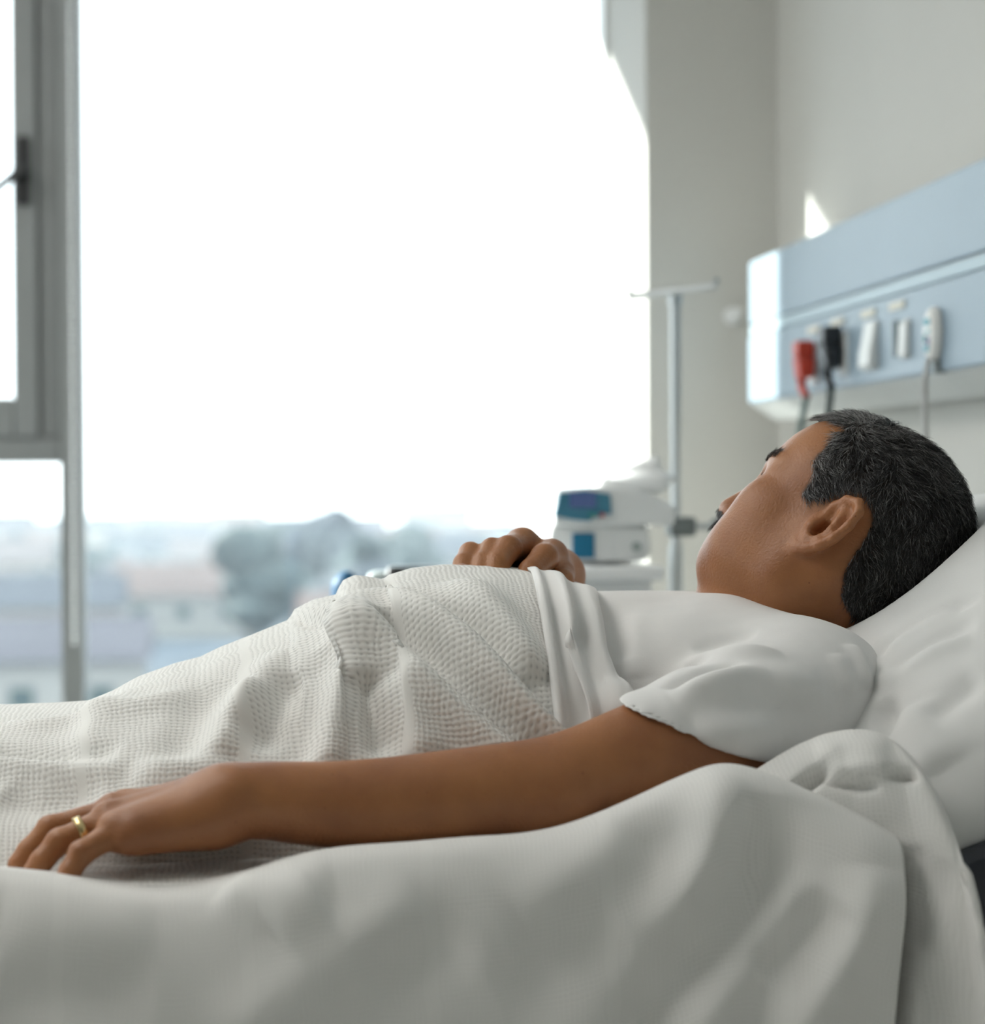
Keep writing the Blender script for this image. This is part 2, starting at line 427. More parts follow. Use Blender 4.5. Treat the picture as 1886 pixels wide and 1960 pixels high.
def snoise(P, s, seed=0):
    """cheap smooth pseudo noise for cloth waviness"""
    r = np.random.default_rng(seed); out = np.zeros(len(P))
    for _ in range(6):
        k = r.normal(size=3); k /= np.linalg.norm(k); out += np.sin((P @ k) * s * r.uniform(0.6, 1.6) + r.uniform(0, 6.28))
    return out / 6

# ================================================================== THE ROOM
XW = 1.10                                   # head wall (behind the pillow)
YW = onX(1488, 400, XW)[1]                  # window wall, inner face
XJ = onY(1238, 500, YW)[0]                  # right edge of the window recess
YG = onX(1160, 500, XJ)[1]                  # glazing plane
XL = -2.4; XLEFT = -3.6; YB = -2.3; ZC = 2.75; SILL = 0.30
HEAD = 2.62
wall_m = mat('wall_paint', (0.60, 0.59, 0.555), 0.75, 0.25, 0.02, 3, 0.05, 300)
frame_m = mat('window_frame_grey', (0.225, 0.237, 0.237), 0.45, 0.4, 0.03, 12)
white_m = mat('white_plastic', (0.86, 0.87, 0.87), 0.35, 0.45, 0.02, 10)
struct(MB().box((XLEFT - .1, YB - .1, -0.1), (XW + .1, YG + .06, 0)).obj('floor', mat('floor_vinyl', (0.46, 0.46, 0.45), 0.45, 0.4, 0.08, 60)))
struct(MB().box((XLEFT - .1, YB - .1, ZC), (XW + .1, YG + .06, ZC + .15)).obj('ceiling', mat('ceiling_paint', (0.82, 0.82, 0.80), 0.85, 0.2, 0.02, 3)))
struct(MB().box((XW, YB - .1, 0), (XW + .1, YG + .06, ZC)).obj('wall_head', wall_m))
FY0, FY1, FZ0, FZ1 = 1.7, 3.9, .45, 2.5          # fill window, added out of view in the foot wall to light the room
struct(MB().box((XLEFT - .1, YB - .1, 0), (XLEFT, FY0, ZC)).box((XLEFT - .1, FY1, 0), (XLEFT, YG + .06, ZC)).box((XLEFT - .1, FY0, 0), (XLEFT, FY1, FZ0)).box((XLEFT - .1, FY0, FZ1), (XLEFT, FY1, ZC)).obj('wall_foot', wall_m))
struct(MB().box((XLEFT, YB - .1, 0), (XW, YB, ZC)).obj('wall_back', mat('back_wall_darkened', (0.30, 0.285, 0.26), 0.8, 0.2, 0.03, 3)))  # unseen wall, coloured darker so less light bounces onto the near bedding
w = MB().box((XJ, YW, 0), (XW, YG + .06, ZC)).box((XLEFT, YW, 0), (XL, YG + .06, ZC))
w.box((XL, YW, 0), (XJ, YG + .06, SILL)).box((XL, YW, HEAD), (XJ, YG + .06, ZC))
struct(w.obj('wall_window', wall_m))
for nm, a, b in (('baseboard_head', (XW - .012, YB, 0), (XW, YW, .1)), ('baseboard_foot', (XLEFT, YB, 0), (XLEFT + .012, YW, .1))):
    struct(MB().box(a, b).obj(nm, frame_m))
# added unseen sun blockers: slab above and fin beside window shape the sunlight
P0 = onX(1492, 620, XW - 0.10)
YF = YG + 0.95
tY = P0[1] - YF                                 # run the sun ray back to the fin's edge
FIN_X = P0[0] + SUN_DIR[0] / SUN_DIR[1] * (YF - P0[1])
q = onX(1238, 270, XJ); SLAB_Z = q[2] + SUN_DIR[2] / SUN_DIR[1] * (YF - q[1])
shade_m = mat('sun_block_concrete', (0.55, 0.55, 0.54), 0.8, 0.2, 0.06, 6)
struct(MB().box((FIN_X - .12, YG + .06, -1), (FIN_X, YF, SLAB_Z + 0.4)).obj('sun_block_fin', shade_m))
struct(MB().box((-6.0, YG + .06, SLAB_Z), (XW + 1.5, YF, SLAB_Z + .18)).obj('sun_block_slab', shade_m))

# ------------------------------------------------------------------ window_1
def xg(px, Y=None): return onY(px, 600, Y or YG)[0]
def zg(py, px=80, Y=None): return onY(px, py, Y or YG)[2]
GL = glass_mat()
yf0, yf1 = YG - .045, YG + .045
xm0, xm1 = xg(119), xg(160)
win = MB().box((XL, yf0, SILL), (XL + .05, yf1, HEAD)).box((XL, yf0, SILL), (XJ, yf1, SILL + .05)).box((XL, yf0, HEAD - .05), (XJ, yf1, HEAD)).obj('window_1', frame_m, bevel=.003)
struct(win)
MB().box((XJ - .012, yf0, SILL), (XJ, yf1, HEAD)).obj('side_frame', white_m, win, bevel=.003)
MB().box((xm0, yf0 - .03, SILL), (xm1, yf1, HEAD)).obj('mullion', frame_m, win, bevel=.004)
zt0, zt1 = zg(886), zg(838)
MB().box((XL + .05, yf0 - .012, zt0), (xm0, yf1, zt1)).obj('transom', frame_m, win, bevel=.006)
xs1 = xg(31); zs0 = zg(764)
sash = MB()
sash.box((xs1, yf0 - .02, zt1), (xg(78), yf1 - .01, HEAD - .05)).box((xg(78), yf0 - .005, zt1), (xm0, yf1 - .01, HEAD - .05))
sash.box((XL + .05, yf0 - .02, zt1), (xs1, yf1 - .01, zs0)).box((XL + .05, yf0 - .02, zt1), (XL + .13, yf1 - .01, HEAD - .05)).box((XL + .13, yf0 - .02, HEAD - .13), (xs1, yf1 - .01, HEAD - .05))
so = sash.obj('casement_sash', frame_m, win, bevel=.006)
MB().box((XL + .13, YG - .004, zs0), (xs1, YG + .004, HEAD - .13)).obj('pane', GL, so)
MB().box((XL + .05, YG - .004, SILL + .05), (xm0, YG + .004, zt0)).obj('pane', GL, win)
MB().box((xm1, YG - .004, SILL + .05), (XJ - .012, YG + .004, HEAD - .05)).obj('pane', GL, win)
x_ = XLEFT - .05; ym = (FY0 + FY1) / 2
fill_win = struct(MB().box((x_ - .03, FY0, FZ0), (x_ + .03, FY0 + .05, FZ1)).box((x_ - .03, FY1 - .05, FZ0), (x_ + .03, FY1, FZ1)).box((x_ - .03, FY0 + .05, FZ0), (x_ + .03, FY1 - .05, FZ0 + .05)).box((x_ - .03, FY0 + .05, FZ1 - .05), (x_ + .03, FY1 - .05, FZ1)).obj('fill_window', frame_m))
MB().box((x_ - .03, ym - .025, FZ0 + .05), (x_ + .03, ym + .025, FZ1 - .05)).obj('mullion', frame_m, fill_win)
for a, b in ((FY0 + .05, ym - .025), (ym + .025, FY1 - .05)): MB().box((x_ - .004, a, FZ0 + .05), (x_ + .004, b, FZ1 - .05)).obj('pane', GL, fill_win)
blk = mat('black_handle', (0.015, 0.016, 0.018), 0.35, 0.5)
hy = yf0 - .02
a = onY(46, 262, hy); b = onY(46, 392, hy); xa = xg(33, hy); xb = xg(60, hy)
h = MB().box((xa, hy - .012, b[2]), (xb, hy, a[2])).obj('handle_plate', blk, so, bevel=.004)
c = onY(42, 322, hy - .03); e = onY(-80, 422, hy - .04)
MB().tube([onY(46, 318, hy - .012), c, c * .6 + e * .4, e], [.011, .011, .009, .009], 10).obj('handle_lever', blk, so, True)
MB().tube([onY(44, 318, hy - .008), onY(44, 318, hy - .045)], .013, 14).obj('handle_hub', mat('handle_pin', (.05, .052, .055), .25, .5), so, True)

# beaded cord of a roller blind
yb = YW + .28
ch = thing('blind_cord', onY(138, 1500, yb), 'long beaded chain of a roller blind hanging in front of the grey window mullion', 'blind cord')
bm_ = MB(); zt = HEAD - .02; zb = 0.72; xc = onY(137, 600, yb)[0]
nbd = int((zt - zb) / .0125)
sp_ = MB().sphere((0, 0, 0), .0045, 8, 5)
for i in range(nbd):
    z = zb + i * .0125; x = onY(137 + (CAM_H - z) * 8, 930, yb)[0]
    bm_.add([(v[0] + xc, v[1] + yb, v[2] + z) for v in sp_.V], sp_.F)
bd = bm_.obj('beads', mat('chain_beads', (.92, .93, .93), .18, .6, metal=1), ch, True); bd['kind'] = 'stuff'
MB().tube([(xc, yb, zb), (xc, yb, zt)], .0012, 6).obj('string', white_m, ch)
MB().box((xc - .02, yb - .02, zt - .01), (xc + .02, yb + .02, HEAD)).obj('cord_bracket', white_m, ch, bevel=.003)

# ------------------------------------------------------------------ added fill lights, out of view (two ceiling panels)
for k, (lx, ly) in enumerate(((-1.3, 1.7), (-1.3, 3.3))):
    t = thing('fill_light_panel', (lx, ly, ZC - .03), ('added square fill light panel in the ceiling nearer the back wall', 'added square fill light panel in the ceiling nearer the window')[k], 'ceiling light', 'added fill light panels')
    MB().box((lx - .62, ly - .62, ZC - .03), (lx + .62, ly - .58, ZC)).box((lx - .62, ly + .58, ZC - .03), (lx + .62, ly + .62, ZC)).box((lx - .62, ly - .58, ZC - .03), (lx - .58, ly + .58, ZC)).box((lx + .58, ly - .58, ZC - .03), (lx + .62, ly + .58, ZC)).obj('light_frame', white_m, t)
    MB().box((lx - .58, ly - .58, ZC - .012), (lx + .58, ly + .58, ZC)).obj('diffuser', mat('fill_diffuser', (.9, .9, .9), .5, .2, emit=((1.0, .965, .91), 4.6)), t)

# ------------------------------------------------------------------ bedhead service panel on the head wall
XP = XW - .10
zP = lambda py: onX(1886, py, XP)[2]
z_top, z_g1, z_g0, z_f, z_b = zP(303), zP(484), zP(512), zP(697), onX(1886, 755, XP + .05)[2]
y_end = onX(1436, 620, XP)[1]; y_near = .2
pan = thing('bedhead_panel', (XW - .05, 2, z_b), 'long pale blue service panel mounted on the wall behind the bed', 'service panel')
pbl = mat('panel_blue', (.27, .352, .42), .42, .4, .02, 5)
pbl2 = mat('panel_blue_light', (.37, .48, .54), .4, .4, .02, 5)
pgr = mat('panel_aluminium', (.62, .64, .63), .5, .4, .02, 8)
MB().prism([(XW, z_b), (XP + .05, z_b), (XP + .004, z_f - .003), (XP + .004, z_top), (XW, z_top + .012)], 'Y', y_near, y_end).obj('housing', pgr, pan, bevel=.004)
MB().box((XP - .002, y_near, z_g1 + .003), (XP + .006, y_end - .004, z_top)).obj('upper_fascia', pbl, pan, bevel=.003)
MB().box((XP - .001, y_near, z_g0), (XP + .006, y_end - .004, z_g1)).obj('light_rail', pbl2, pan, bevel=.002)
MB().box((XP - .004, y_near, z_f), (XP + .006, y_end - .004, z_g0 - .002)).obj('lower_fascia', pbl, pan, bevel=.003)
cream = mat('cream_tag', (.74, .72, .63), .6, .3)
for px, py in ((1558, 631), (1604, 616), (1663, 600), (1718, 585)):
    p = onX(px, py, XP - .005); MB().box((p[0] - .002, p[1] - .036, p[2] - .006), (p[0] + .002, p[1] + .036, p[2] + .006)).obj('name_tag', cream, pan)
sock_m = mat('socket_white', (.72, .74, .73), .4, .4); dark_m = mat('dark_slot', (.02, .05, .055), .4, .4)
def sock(px, py, w_, h_, M, nm, d=.012):
    p = onX(px, py, XP - .004); return MB().box((p[0] - d, p[1] - w_ / 2, p[2] - h_ / 2), (p[0] + .002, p[1] + w_ / 2, p[2] + h_ / 2)).obj(nm, M, pan, bevel=.003)
sock(1616, 678, .05, .07, sock_m, 'socket_outlet', .005); sock(1560, 698, .05, .07, sock_m, 'socket_outlet', .005)
p = onX(1672, 662, XP - .004)
MB().prism([(p[0] + .002, p[2] - .04), (p[0] - .018, p[2] - .035), (p[0] - .016, p[2] - .012), (p[0] - .006, p[2] + .04), (p[0] + .002, p[2] + .04)], 'Y', p[1] - .03, p[1] + .03).obj('gas_outlet', sock_m, pan, bevel=.004)
sock(1716, 648, .022, .056, dark_m, 'dark_slot', .004)
p = onX(1736, 648, XP - .004)
MB().prism([(p[0] + .002, p[2] - .032), (p[0] - .011, p[2] - .028), (p[0] - .008, p[2] + .024), (p[0] + .002, p[2] + .032)], 'Y', p[1] - .020, p[1] + .016).obj('rocker_switch', sock_m, pan, bevel=.004)

def plug(name, label, px, py, M, CM, w_, h_, cable_px, tail):
    p = onX(px, py, XP - .018); t = thing(name, p, label, 'plug')
    b_ = MB().box((p[0] - .026, p[1] - w_, p[2] + h_ * .15), (p[0] + .006, p[1] + w_, p[2] + h_))
    b_.prism([(p[0] - .026, p[2] + h_ * .15), (p[0] + .006, p[2] + h_ * .15), (p[0] + .004, p[2] - h_ * .9), (p[0] - .02, p[2] - h_)], 'Y', p[1] - w_ * 1.15, p[1] + w_ * 1.15)
    b_.obj('plug_body', M, t, bevel=.005)
    st = [np.array([p[0] - .012, p[1], p[2] - h_ * .6]), np.array([p[0] - .014, p[1], p[2] - h_ * 1.3]), onX(*tail, p[0] - .015)]
    MB().tube(st, [.011, .0085, .007], 10).obj('strain_relief', M, t, True)
    cb = [st[-1]] + [onX(*c_, p[0] - .015) for c_ in cable_px]
    cb.append(cb[-1] + np.array([0.02, 0.02, -.5])); MB().tube(smooth_poly(cb, 2), .006, 10).obj('cable', CM, t, True)
cab = mat('grey_green_cable', (.16, .22, .21), .5, .4)
plug('red_plug', 'red power plug with grey cable, nearest the end of the bedhead panel', 1549, 690, mat('red_plastic', (.50, .045, .02), .4, .5), cab, .020, .034, [(1536, 800), (1527, 860), (1520, 930)], (1544, 760))
plug('black_plug', 'black power plug with dark cable beside the red plug', 1599, 668, mat('black_plastic', (.014, .016, .02), .4, .5), mat('black_cable', (.03, .05, .05),   .5, .4), .023, .037, [(1588, 780), (1582, 830), (1576, 930)], (1592, 742))
# nurse-call handset
p = onX(1786, 640, XP - .012); t = thing('call_handset', p, 'white oval nurse call handset with teal buttons and thin grey cord on the panel', 'call handset')
V = MB()
prof = [(0.0, .0), (.016, .006), (.02, .014)]
nn = 28; ring = lambda s, dx: [(p[0] - dx, p[1] + .024 * s * math.cos(q), p[2] + (.040 if math.sin(q) > 0 else .040) * s * math.sin(q)) for q in np.arange(nn) * 2 * math.pi / nn]
L_ = [ring(1, -.006), ring(1.0, .001), ring(.93, .005), ring(.80, .008)]
Fh = [(i * nn + j, i * nn + (j + 1) % nn, (i + 1) * nn + (j + 1) % nn, (i + 1) * nn + j) for i in range(3) for j in range(nn)] + [tuple(range(3 * nn, 4 * nn)), tuple(range(nn - 1, -1, -1))]
V.add([v for r in L_ for v in r], Fh); hb = V.obj('handset_body', mat('handset_white', (.82, .82, .79), .4, .4), t, True)
teal = mat('teal_button', (.08, .36, .44), .4, .4); viol = mat('violet_button', (.25, .24, .42), .4, .4); grn = mat('green_button', (.05, .26, .24), .4, .4)
for dy, dz, sy, sz, M in ((0, .018, .011, .005, teal), (.009, -.006, .005, .006, grn), (-.004, -.010, .005, .007, viol), (.002, -.020, .009, .005, teal), (-.003, .004, .006, .003, teal)):
    MB().box((p[0] - .0105, p[1] + dy - sy, p[2] + dz - sz), (p[0] - .006, p[1] + dy + sy, p[2] + dz + sz)).obj('button', M, t, bevel=.002)
MB().tube(smooth_poly([onX(1778, 690, XP - .02), onX(1772, 720, XP - .035), onX(1770, 760, XP - .035), onX(1773, 830, XP - .03), onX(1773, 930, XP - .03)], 2), .0045, 8).obj('cord', mat('grey_cord', (.5, .5, .49), .5, .4), t, True)
MB().box((p[0] + .0, p[1] - .012, p[2] - .056), (p[0] + .02, p[1] + .008, p[2] - .038)).obj('holder_clip', mat('clip_grey', (.25, .28, .28), .5, .4), t, bevel=.002)
# small knob on the wall beside the window
p = onY(1402, 605, YW); t = thing('wall_hook', p, 'small white round hook on the wall between window and service panel', 'wall hook')
MB().tube([p, p + [0, -.008, 0]], .018, 16).obj('rosette', white_m, t, True); MB().tube([p + [0, -.006, 0], p + [.0, -.03, -.004], p + [0, -.045, .006]], [.008, .007, .011], 12).obj('hook_knob', white_m, t, True)

# ------------------------------------------------------------------ IV stand
YS = 3.35
st_m = mat('steel', (.60, .63, .64), .3, .5, metal=.7)
xs = onY(1294, 900, YS)[0]; ztop = onY(1290, 560, YS)[2]
iv = thing('iv_stand', (xs, YS, 0), 'slim steel drip stand with T-shaped hanger beside the window', 'drip stand')
MB().tube([(xs, YS, .1), (xs, YS, .95)], .0125, 16).obj('lower_pole', st_m, iv, True)
MB().tube([(xs, YS, .93), (xs, YS, ztop)], .0085, 16).obj('upper_pole', st_m, iv, True)
a = onY(1205, 568, YS + .02); b = onY(1372, 547, YS - .05)
MB().tube([a + [0, 0, .012], a, b, b + [0, 0, .012]], .0062, 10).obj('hanger_bar', st_m, iv, True)
MB().tube([(xs, YS, ztop - .02), (xs, YS, ztop + .008)], .012, 12).obj('hanger_collar', st_m, iv, True)
for k in range(5):
    q = k * 2 * math.pi / 5 + .3; e = np.array([xs + .28 * math.cos(q), YS + .28 * math.sin(q), .07])
    lg = MB().tube([(xs, YS, .12), e], [.016, .012], 10).obj('leg', st_m, iv, True)
    MB().sphere(e - [0, 0, .042], (.014, .03, .03), 12, 8).obj('caster', blk, lg, True)
g = mat('clamp_grey', (.17, .19, .19), .5, .4)
za = onY(1300, 1008, YS)[2]
cl = MB().box((xs - .014, YS - .022, za - .016), (xs + .03, YS + .022, za + .016)).obj('clamp', g, iv, bevel=.005)
MB().tube([(xs + .03, YS, za), (xs + .062, YS, za)], .006, 10).obj('clamp_screw', st_m, cl, True)
MB().tube([(xs + .06, YS, za), (xs + .085, YS, za)], [.012, .017], 12).obj('clamp_knob', g, cl, True)

# ------------------------------------------------------------------ trolley with patient monitor
YM = 3.05
def bY(x0, y0, x1, y1, Y): a = onY(x0, y1, Y); b = onY(x1, y0, Y); return a[0], a[2], b[0], b[2]
mon = thing('patient_monitor', onY(1150, 1076, YM + .1), 'white bedside monitor with teal display fascia and blue square panel', 'monitor')
mw = mat('monitor_white', (.82, .84, .84), .35, .45, .02, 10)
x0, z0, x1, z1 = bY(1052, 1000, 1248, 1076, YM)
lo_ = MB().prism([(x0, z0), (x1 - .01, z0), (x1, z0 + .012), (x1 - .004, z1 - .004), (x0 + .004, z1), (x0 - .004, z0 + .02)], 'Y', YM, YM + .24).obj('lower_case', mw, mon, bevel=.006)
xa, za0, xb, zb1 = bY(1058, 930, 1290, 1004, YM)
arc = [(xa + (xb - xa) * u, za0 + (zb1 - za0) * (1.0 - .05 * (1 - u) ** 2 * 4 * (u < .5) * (.5 - u) - .62 * max(0, u - .42) ** 2 * 2.6)) for u in np.linspace(.02, 1, 14)]
MB().prism([(xa, za0 - .002), (xb, za0 - .002)] + arc[::-1], 'Y', YM - .012, YM + .22).obj('upper_case', mw, mon, bevel=.006)
x0, z0, x1, z1 = bY(1066, 938, 1172, 988, YM - .02)
fa = MB().prism([(x0 - .004, z0), (x0 + .03, z0 - .006), (x1 - .032, z0 - .008), (x1 - .024, z0 + .004), (x1, z0 + .002), (x1 - .002, z1 - .006), (x0 + .045, z1), (x0 + .004, z1 - .004)], 'Y', YM - .018, YM - .011).obj('display_fascia', mat('teal_fascia', (.055, .22, .33), .3, .5), mon, bevel=.002)
x0, z0, x1, z1 = bY(1090, 942, 1142, 972, YM - .02)
MB().box((x0, YM - .0205, z0), (x1, YM - .0175, z1)).obj('screen', mat('dark_screen', (.022, .03, .085), .2, .5, emit=((.05, .09, .2), .5)), fa, bevel=.001)
for px, M in ((1132, grn), (1144, teal), (1152, mat('red_key', (.5, .1, .12), .4, .4))):
    q = onY(px, 986, YM - .02); MB().box((q[0] - .004, YM - .0205, q[2] - .003), (q[0] + .004, YM - .0175, q[2] + .003)).obj('key', M, fa)
x0, z0, x1, z1 = bY(1096, 1020, 1138, 1069, YM)
MB().box((x0, YM - .004, z0), (x1, YM + .004, z1)).obj('blue_panel', mat('deep_teal_blue', (.012, .16, .30), .4, .4), lo_, bevel=.002)
q = onY(1218, 1046, YM); MB().tube([q, q + [0, -.006, 0]], .007, 14).obj('connector', mat('port_grey', (.36, .42, .41), .4, .4), lo_, True)
tr = thing('trolley', (onY(1175, 1080, YM)[0], YM + .12, 0), 'white medical trolley standing under the bedside monitor', 'trolley')
zt_ = onY(1150, 1077, YM)[2] - .004; xa = onY(1040, 1080, YM)[0]; xb = onY(1262, 1080, YM)[0]
MB().box((xa, YM - .05, zt_ - .022), (xb, YM + .32, zt_)).obj('trolley_top', white_m, tr, bevel=.006)
MB().box((xa + .015, YM - .03, .16), (xb - .015, YM + .30, zt_ - .022)).obj('trolley_body', white_m, tr, bevel=.006)
for k in range(3):
    z_ = .2 + k * .2; d_ = MB().box((xa + .025, YM - .042, z_), (xb - .025, YM - .029, z_ + .18)).obj('drawer', mw, tr, bevel=.004)
    MB().tube([((xa + xb) / 2 - .05, YM - .056, z_ + .14), ((xa + xb) / 2 + .05, YM - .056, z_ + .14)], .005, 8).obj('handle', st_m, d_, True)
for sx in (xa + .04, xb - .04):
    for sy in (YM, YM + .27): MB().tube([(sx - .01, sy, .075), (sx + .01, sy, .075)], .05, 14).box((sx - .015, sy - .015, .08), (sx + .015, sy + .015, .165)).obj('caster', g, tr)
# loose white packet lying on the monitor
q = onY(1215, 935, YM + .12); sd = SDF()
sd.box(q + [-.01, 0, .004], (.055, .045, .012), .011, k=.01).ell(q + [.02, 0, .014], (.045, .04, .014), k=.02).cone(q + [-.01, 0, .02], q + [.03, -.01, .042], .012, .009, k=.02)
V, Fc = sd.mesh(q - .09, q + .1, .004); o = obj('paper_packet', V, Fc, white_m, None, True); tag(o, 'crumpled white packet lying on top of the bedside monitor', 'packet')

# ------------------------------------------------------------------ visitor chair, its back just shows over the blanket
YC = 3.0
ca = onY(640, 1110, YC); cb_ = onY(850, 1085, YC)
chair = thing('visitor_chair', ((ca[0] + cb_[0]) / 2, YC, 0), 'blue upholstered chair with black back frame half hidden behind the patient', 'chair')
navy = mat('chair_blue', (.008, .085, .19), .6, .3); zt_ = onY(740, 1084, YC)[2]
x0, x1 = ca[0], onY(900, 1085, YC)[0]
sd = SDF(); sd.box(((x0 + onY(690, 1100, YC)[0]) / 2 , YC + .02, onY(660, 1092, YC)[2] - .2), ((onY(700, 1100, YC)[0] - x0) / 2, .03, .2), .028)
V, Fc = sd.mesh((x0 - .05, YC - .05, zt_ - .5), (x1 + .05, YC + .1, zt_ + .05), .006); obj('side_bolster', V, Fc, navy, chair, True)
xm_ = onY(738, 1100, YC)[0]
MB().box((x0 + .05, YC + .03, .46), (x1, YC + .07, onY(715, 1096, YC)[2])).obj('back_cushion', mat('chair_grey', (.55, .62, .62), .7, .3), chair, bevel=.012)
MB().box((xm_, YC - .02, zt_ - .06), (x1 + .02, YC + .03, zt_)).obj('back_rail', blk, chair, bevel=.01)
MB().box((x0, YC - .48, .40), (x1 + .02, YC + .03, .47)).obj('seat', navy, chair, bevel=.02)
for sx in (x0 + .03, x1 - .02):
    MB().tube([(sx, YC - .44, 0), (sx, YC - .44, .41)], .013, 10).obj('leg', blk, chair, True)
    MB().tube([(sx, YC + .05, 0), (sx, YC + .04, .46), (sx, YC + .05, zt_ - .05)], .013, 10).obj('leg', blk, chair, True)

# ================================================================== OUTSIDE: suburb far below the window
GZ = -14.0
struct(MB().box((-420, -300, GZ - 1), (520, 620, GZ)).obj('ground_outside', mat('suburb_ground', (.060, .080, .105), .95, .1, .35, .05)))
wall_cols = [(.29, .285, .275), (.22, .235, .255), (.32, .29, .265), (.18, .195, .22), (.26, .275, .285)]
roof_cols = [(.10, .10, .12), (.14, .105, .10), (.08, .09, .11), (.15, .135, .14)]
def house(px, py, D, w_, d_, h_, k, rot=0):
    """standing on the ground: px gives the bearing, D the distance"""
    d = ray(px, 930); x, y = d[0] / d[1] * D, D
    t = thing('house', (x, y, GZ), ('pale house with a low gable roof far below the window', 'grey flat-roofed block far below the window')[k % 5 == 3], 'house', ('gabled houses in the blurred suburb', 'flat-roofed blocks in the blurred suburb')[k % 5 == 3])
    wm = mat('render_%d' % (k % 5), wall_cols[k % 5], .9, .2, .05, .2); rm = mat('roof_tiles_%d' % (k % 4), roof_cols[k % 4], .9, .2, .08, .3)
    MB().box((x - w_ / 2, y - d_ / 2, GZ), (x + w_ / 2, y + d_ / 2, GZ + h_)).obj('house_wall', wm, t)
    if k % 5 == 3: MB().box((x - w_ / 2 - .3, y - d_ / 2 - .3, GZ + h_), (x + w_ / 2 + .3, y + d_ / 2 + .3, GZ + h_ + .5)).obj('roof', rm, t)
    else: MB().prism([(y - d_ / 2 - .6, GZ + h_), (y + d_ / 2 + .6, GZ + h_), (y, GZ + h_ + d_ * .32)], 'X', x - w_ / 2 - .5, x + w_ / 2 + .5).obj('roof', rm, t)
    nw = max(2, int(w_ / 4))
    for i in range(nw):
        cx_ = x - w_ / 2 + (i + .5) * w_ / nw; MB().box((cx_ - .7, y - d_ / 2 - .05, GZ + h_ * .45), (cx_ + .7, y - d_ / 2 + .05, GZ + h_ * .45 + 1.3)).obj('window', dark_m, t)
k = 0; TAKEN = []
def free(px, D, r):
    d = ray(px, 930); x = d[0] / d[1] * D
    if any((x - a) ** 2 + (D - b) ** 2 < (r + c) ** 2 for a, b, c in TAKEN): return False
    TAKEN.append((x, D, r)); return True
leafs = [mat('foliage_%d' % i, c, .9, .1, .35, .4) for i, c in enumerate(((.060, .080, .085), (.075, .095, .10), (.068, .080, .095)))]  # grey-blue leaves: haze tint put into the foliage colour
bark = mat('bark', (.12, .10, .09), .9, .1)
def tree(px, D, h_, w_, k, label, group, seed):
    d = ray(px, 930); x, y = d[0] / d[1] * D, D; r = np.random.default_rng(seed)
    t = thing('tree', (x, y, GZ), label, 'tree', group); mb = MB()
    for i in range(11):
        q = r.uniform(-1, 1, 3); rr = w_ * r.uniform(.22, .36)
        mb.sphere((x + q[0] * w_ * .36, y + q[1] * w_ * .3, GZ + h_ * (.62 + .28 * q[2] * (1 - .5 * abs(q[0])))), (rr, rr, rr * r.uniform(.7, 1.0)), 9, 6)
    V = np.array(mb.V); V = V + (r.normal(size=V.shape) * w_ * .018); mb.V = [tuple(v) for v in V]
    mb.obj('crown', leafs[k % 3], t, True); MB().tube([(x, y, GZ), (x + .2, y, GZ + h_ * .55)], [.35, .2], 8).obj('trunk', bark, t, True)
big = [(475, 150, 12.3, 7, 'tall tree standing left of the two big clumps on the skyline'), (555, 200, 11.5, 8, 'broad tree rising on the skyline between the tall tree and the darkest clump'),
       (640, 178, 13.4, 8, 'wide tree left of the highest pointed treetop on the skyline'), (728, 160, 13.6, 5.5, 'highest tree on the skyline, pointed top right of the wide tree'),
       (790, 210, 12.0, 7, 'rounded tree on the skyline just right of the highest treetop'), (690, 138, 11.0, 8, 'dark tree in front of the highest treetops on the skyline')]
for i, (px, D, h_, w_, lb) in enumerate(big): free(px, D, w_ * .6); tree(px, D, h_, w_, i, lb, None, 100 + i)
for D, n_, jit in ((130, 4, 8), (160, 7, 10), (205, 8, 14), (265, 10, 20), (350, 12, 30), (460, 14, 40), (570, 16, 30)):
    for i in range(n_):
        px = -80 + (i + random.uniform(.2, .8)) * 1330 / n_; DD = D + random.uniform(-jit, jit); w_ = random.uniform(9, 16); d_ = random.uniform(7, 10)
        if free(px, DD, math.hypot(w_, d_) / 2 + .6): house(px, 0, DD, w_, d_, random.uniform(3.2, 6.8), k); k += 1
for i in range(40):
    px = random.uniform(-60, 1230); D = random.choice([140, 170, 230, 300, 400, 520]) + random.uniform(-15, 15)
    w_ = random.uniform(4, 7.5)
    if free(px, D, w_ * .62): tree(px, D, random.uniform(4.5, 8.5), w_, i, 'small blurred tree between the houses of the suburb', 'small trees in the blurred suburb', 200 + i)

hz = bpy.data.materials.new('haze'); hz.use_nodes = True; n_ = hz.node_tree; n_.nodes.clear()
ho = n_.nodes.new('ShaderNodeOutputMaterial'); hv = n_.nodes.new('ShaderNodeVolumeScatter'); hv.inputs['Color'].default_value = (.80, .92, 1.0, 1); hv.inputs['Density'].default_value = .0007
n_.links.new(hv.outputs[0], ho.inputs['Volume'])
o = MB().box((-400, 40, GZ - .5), (500, 640, 30)).obj('haze', hz); o['kind'] = 'stuff'; tag(o, 'pale morning haze lying over the distant suburb', 'haze')

